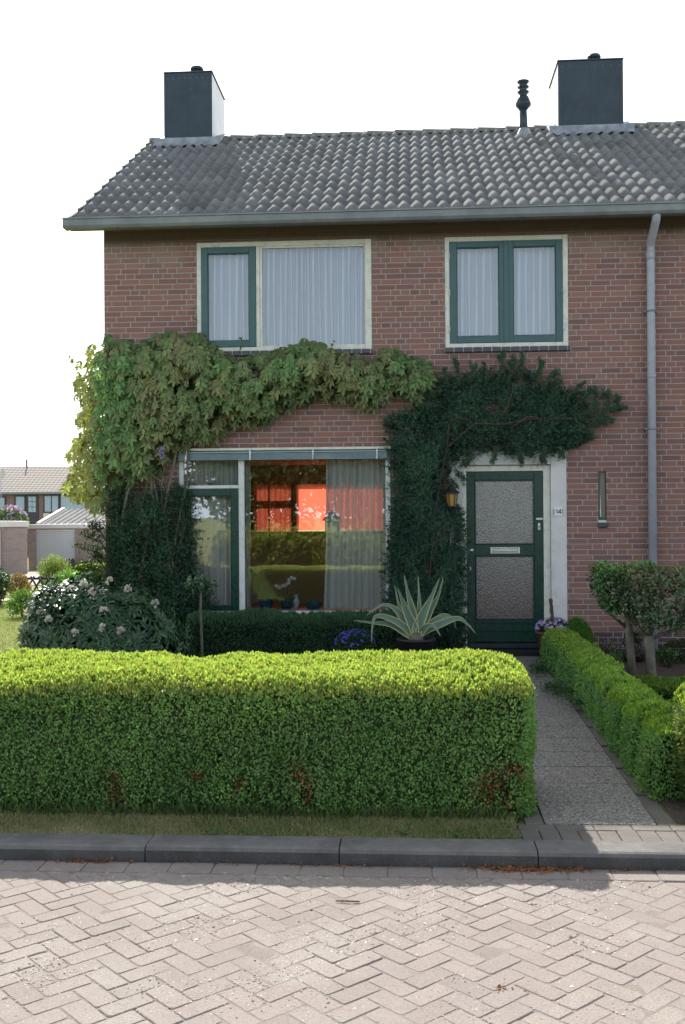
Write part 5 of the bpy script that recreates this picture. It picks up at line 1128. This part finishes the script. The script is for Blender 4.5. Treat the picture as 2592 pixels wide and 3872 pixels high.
# left garage, nearer
g2 = base('garage', (-20.5, 37, -1.2), 'pale brick garage with white parapet at the left edge', 'garage')
m = MB(); m.quad((-26, 35.6, -1.4), (-18.6, 37.0, -1.4), (-18.6, 37.0, 1.12), (-26, 35.6, 1.12)); m.quad((-18.6, 37, -1.4), (-21.3, 43, -1.4), (-21.3, 43, 1.12), (-18.6, 37, 1.12)); m.build('wall', MAT['beige_brick'], g2)
m = MB(); m.add([(-26.1, 35.4, 1.12), (-18.45, 36.85, 1.12), (-21.1, 43, 1.12), (-26.1, 43, 1.12), (-26.1, 35.4, 1.50), (-18.45, 36.85, 1.38), (-21.1, 43, 1.38), (-26.1, 43, 1.5)], [(0, 1, 5, 4), (1, 2, 6, 5), (4, 5, 6, 7), (3, 2, 1, 0)]); m.build('roof', MAT['parapet'], g2)
m = MB(); m.box(-20.2, -19.90, 36.55, 36.70, -1.3, .95); m.box(-19.90, -19.82, 36.53, 36.72, -1.3, 1.0); m.build('door', MAT['cream'], g2)
# corrugated shed roof
MAT['corrug'] = M('corrugated_sheet', (.26, .25, .24), (.2, .2, .19), 2, .8, .2, 20)
sh = base('shed', (-18.6, 46.5, -1.36), 'shed with grey corrugated roof behind the white garage', 'shed')
V = []; xs = np.arange(-20.95, -13.4, .045)
for (y, z, sx) in ((45, 1.17, 0), (47.6, 2.02, .55)):
    for x in xs: V.append((x+sx, y, z+.05*sin((x)*2*pi/.36)))
n = len(xs); link('roof', mesh_np('roof', np.array(V), [np.array([(i, i+1, n+i+1, n+i) for i in range(n-1)])], None, True), MAT['corrug'], sh)
m = MB(); m.add([(-21.1, 44.95, 1.12), (-20.9, 44.95, 1.12), (-20.35, 47.6, 1.97), (-20.55, 47.6, 1.97), (-21.1, 44.95, 1.28), (-20.9, 44.95, 1.28), (-20.35, 47.6, 2.13), (-20.55, 47.6, 2.13)], [(0, 1, 5, 4), (4, 5, 6, 7), (1, 2, 6, 5), (0, 4, 7, 3), (2, 3, 7, 6)]); m.build('barge_board', MAT['parapet'], sh)
m = MB(); m.box(-20.8, -13.5, 45.1, 47.5, -1.36, 1.1); m.build('wall', MAT['beige_brick'], sh)
# row house far behind
rh = base('row_house', (-28, 67, -1.36), 'distant row of brick houses with pale tiled roof and net-curtained windows', 'house')
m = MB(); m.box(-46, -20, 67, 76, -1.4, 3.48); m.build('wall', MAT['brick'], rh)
t = NT('distant_tiles'); sp = t.n('ShaderNodeSeparateXYZ'); t.l(t.geo(), sp.inputs[0]); fa = t.math('FRACT', t.math('MULTIPLY', sp.outputs[0], 2.9)); fb = t.math('FRACT', t.math('MULTIPLY', sp.outputs[1], 3.1))
sa = t.math('SINE', t.math('MULTIPLY', sp.outputs[0], 18.2)); k1 = t.math('ADD', t.math('MULTIPLY', sa, .5), .5); k2_ = t.ramp(fb, [(0, 0), (.22, .1), (.45, 1)])
MAT['fartile'] = t.done(t.pbr(t.mix(t.math('MULTIPLY', k2_, t.math('ADD', t.math('MULTIPLY', k1, .5), .5)), (.12, .10, .09), (.46, .40, .35)), .8, 0, t.bump(t.math('ADD', k1, k2_), .6, .05)))
m = MB(); m.add([(-46, 66.6, 3.42), (-19.7, 66.6, 3.42), (-19.7, 71.5, 5.75), (-46, 71.5, 5.75), (-46, 76.4, 3.42), (-19.7, 76.4, 3.42)], [(0, 1, 2, 3), (3, 2, 5, 4)]); m.build('roof', MAT['fartile'], rh)
m = MB(); m.box(-46, -19.7, 66.45, 66.6, 3.36, 3.50); m.build('gutter', MAT['zinc'], rh)
MAT['darkbrown'] = M('dark_brown_wood', (.05, .045, .05), (.04, .035, .04), 3, .5, .1, 10); MAT['curtfar'] = M('far_curtain', (.42, .48, .56), (.34, .40, .48), 9, .6, 0, 10)
for (x0, x1, z0, z1) in ((-31.0, -30.12, 2.05, 3.28), (-28.70, -27.42, 1.90, 3.32), (-27.40, -25.3, 1.88, 3.32), (-32.6, -31.7, 2.25, 3.2), (-24.6, -22.6, 1.9, 3.3)):
    m = MB(); m.frame(x0, x1, z0, z1, .09, .09, .09, .09, 66.9, 67.0); m.box((x0+x1)/2-.03, (x0+x1)/2+.03, 66.91, 66.99, z0+.09, z1-.09) if x1-x0 < 1.4 and x0 > -30 else None
    f = m.build('window', MAT['darkbrown'], rh); m = MB(); m.box(x0+.09, x1-.09, 66.95, 66.99, z0+.09, z1-.09); m.build('pane', MAT['curtfar'], f)
m = MB(); m.box(-31.0, -30.08, 66.92, 67.0, 1.3, 2.03); m.box(-28.7, -28.2, 66.92, 67, 1.0, 1.88); m.build('panel', MAT['parapet'], rh)
m = MB(); m.box(-30.05, -29.1, 66.9, 67, .9, 3.3); dd = m.build('door', MAT['darkbrown'], rh)
for i in range(2):
    for j in range(3): m = MB(); m.box(-29.86+i*.31, -29.59+i*.31, 66.86, 66.9, 1.97+j*.42, 2.34+j*.42); m.build('pane', MAT['curtfar'], dd)
m = MB(); m.tube([(-31.7, 71.4, 5.4), (-31.7, 71.4, 6.35)], .07, 8); m.build('flue', MAT['darkbrown'], rh)
sd_ = base('satellite_dish', (-31.4, 65.9, 3.4), 'white satellite dish on a pole in front of the distant tiled roof', 'dish')
m = MB(); m.tube([(-31.65, 65.9, -1.36), (-31.65, 65.9, 4.7)], .03, 6); m.build('pole', MAT['pipe'], sd_)
m = MB(); vs = [(-31.4, 65.75, 4.9)]; 
for k in range(20): a = k*2*pi/20; vs.append((-31.4+.20*cos(a), 65.6, 4.9+.37*sin(a)))
m.add(vs, [(0, 1+k, 1+(k+1) % 20) for k in range(20)], True); m.tube([(-31.4, 65.7, 4.7), (-31.2, 65.2, 4.62)], .02, 5); m.build('dish', MAT['parapet'], sd_)
lil = bush('lilac', (-21.3, 41.6, 1.30), (.85, .8, .75), 2600, .14, [(.12, .20, .07), (.09, .16, .06)], 'lilac bush in purple bloom above the left garage roof', 3, seed=6)
P, N = ellip(260, (-21.3, 41.6, 1.30), (.85, .8, .75), .0); foliage('blossom', [inst(P+N*.05, nrm(rvec(len(P))+[0, 0, 1]), rvec(len(P)), .20, .11, jit((.42, .33, .44), len(P)), 'leaf')], MAT['petal'], lil)

# ================================================================= ACROSS THE STREET (mirrored in the window)
def tree(c, h, crown, n, cols, label, seed, L=.2):
    o = base('tree', c, label, 'tree', 'trees across the street'); m = MB(); m.tube([c, (c[0]+.1, c[1], c[2]+h*.35), (c[0], c[1]+.1, c[2]+h*.7)], [.22, .16, .08], 9); m.build('trunk', MAT['bark'], o)
    P, N = ellip(n, (c[0], c[1], c[2]+h-crown[2]), crown, -.95); n = len(P); P = P+N*(.35*wave(P, 1.2, seed)+.15*wave(P, 4, seed+1))[:, None]-(P-np.array([c[0], c[1], c[2]+h-crown[2]]))*(RNG.random((n, 1))**1.0*.75)
    C = mixc(jit(cols[0], n, .25), jit(cols[1], n, .25), RNG.random(n)); foliage('crown', [inst(P, rvec(n), rvec(n), L*RNG.uniform(.6, 1.3, n), L*.5, C, 'leaf')], MAT['leaf'], o)
tree((-4.6, -19, -.12), 5.5, (2.4, 1.6, 2.2), 14000, [(.06, .12, .03), (.03, .07, .02)], 'dense green tree across the street at the far left', 301)
tree((-1.2, -22, -.12), 6.5, (2.6, 1.8, 2.9), 17000, [(.08, .14, .035), (.04, .08, .025)], 'broad green tree across the street opposite the living room', 302)
tree((2.6, -23, -.12), 6.0, (2.0, 1.6, 2.4), 7000, [(.09, .15, .05), (.05, .09, .03)], 'thin loose tree across the street opposite the front door', 303)
hedge('street_hedge', (-5.5, -17.3, -.12), (-.4, -16.2, .95), .35, 16000, .13, .08, ((.30, .36, .08), (.07, .12, .03)), 'yellow-green hedge across the street facing the living room', 'hedge', tips=0, tipcol=(.35, .38, .08), amp=.22, ws=3.2, seed=310, mat='leaf')
hedge('street_hedge', (-.35, -17.6, -.12), (1.9, -16.8, .45), .2, 10000, .07, .045, ((.05, .06, .02), (.035, .05, .02)), 'low dark hedge across the street right of the yellow-green one', 'hedge', tips=0, tipcol=(.07, .09, .03), amp=.06, ws=3, seed=320, mat='leaf')
hedge('street_hedge', (-.9, -19.2, -.12), (1.0, -18.4, 1.1), .25, 9000, .07, .04, ((.06, .12, .035), (.04, .09, .03)), 'tall mid-green hedge behind the low dark hedge across the street', 'hedge', tips=0, tipcol=(.09, .15, .04), amp=.06, ws=3, seed=330, mat='leaf')
opp = base('opposite_house', (13, -30, -.12), 'brick house across the street seen only as a reflection', 'house')
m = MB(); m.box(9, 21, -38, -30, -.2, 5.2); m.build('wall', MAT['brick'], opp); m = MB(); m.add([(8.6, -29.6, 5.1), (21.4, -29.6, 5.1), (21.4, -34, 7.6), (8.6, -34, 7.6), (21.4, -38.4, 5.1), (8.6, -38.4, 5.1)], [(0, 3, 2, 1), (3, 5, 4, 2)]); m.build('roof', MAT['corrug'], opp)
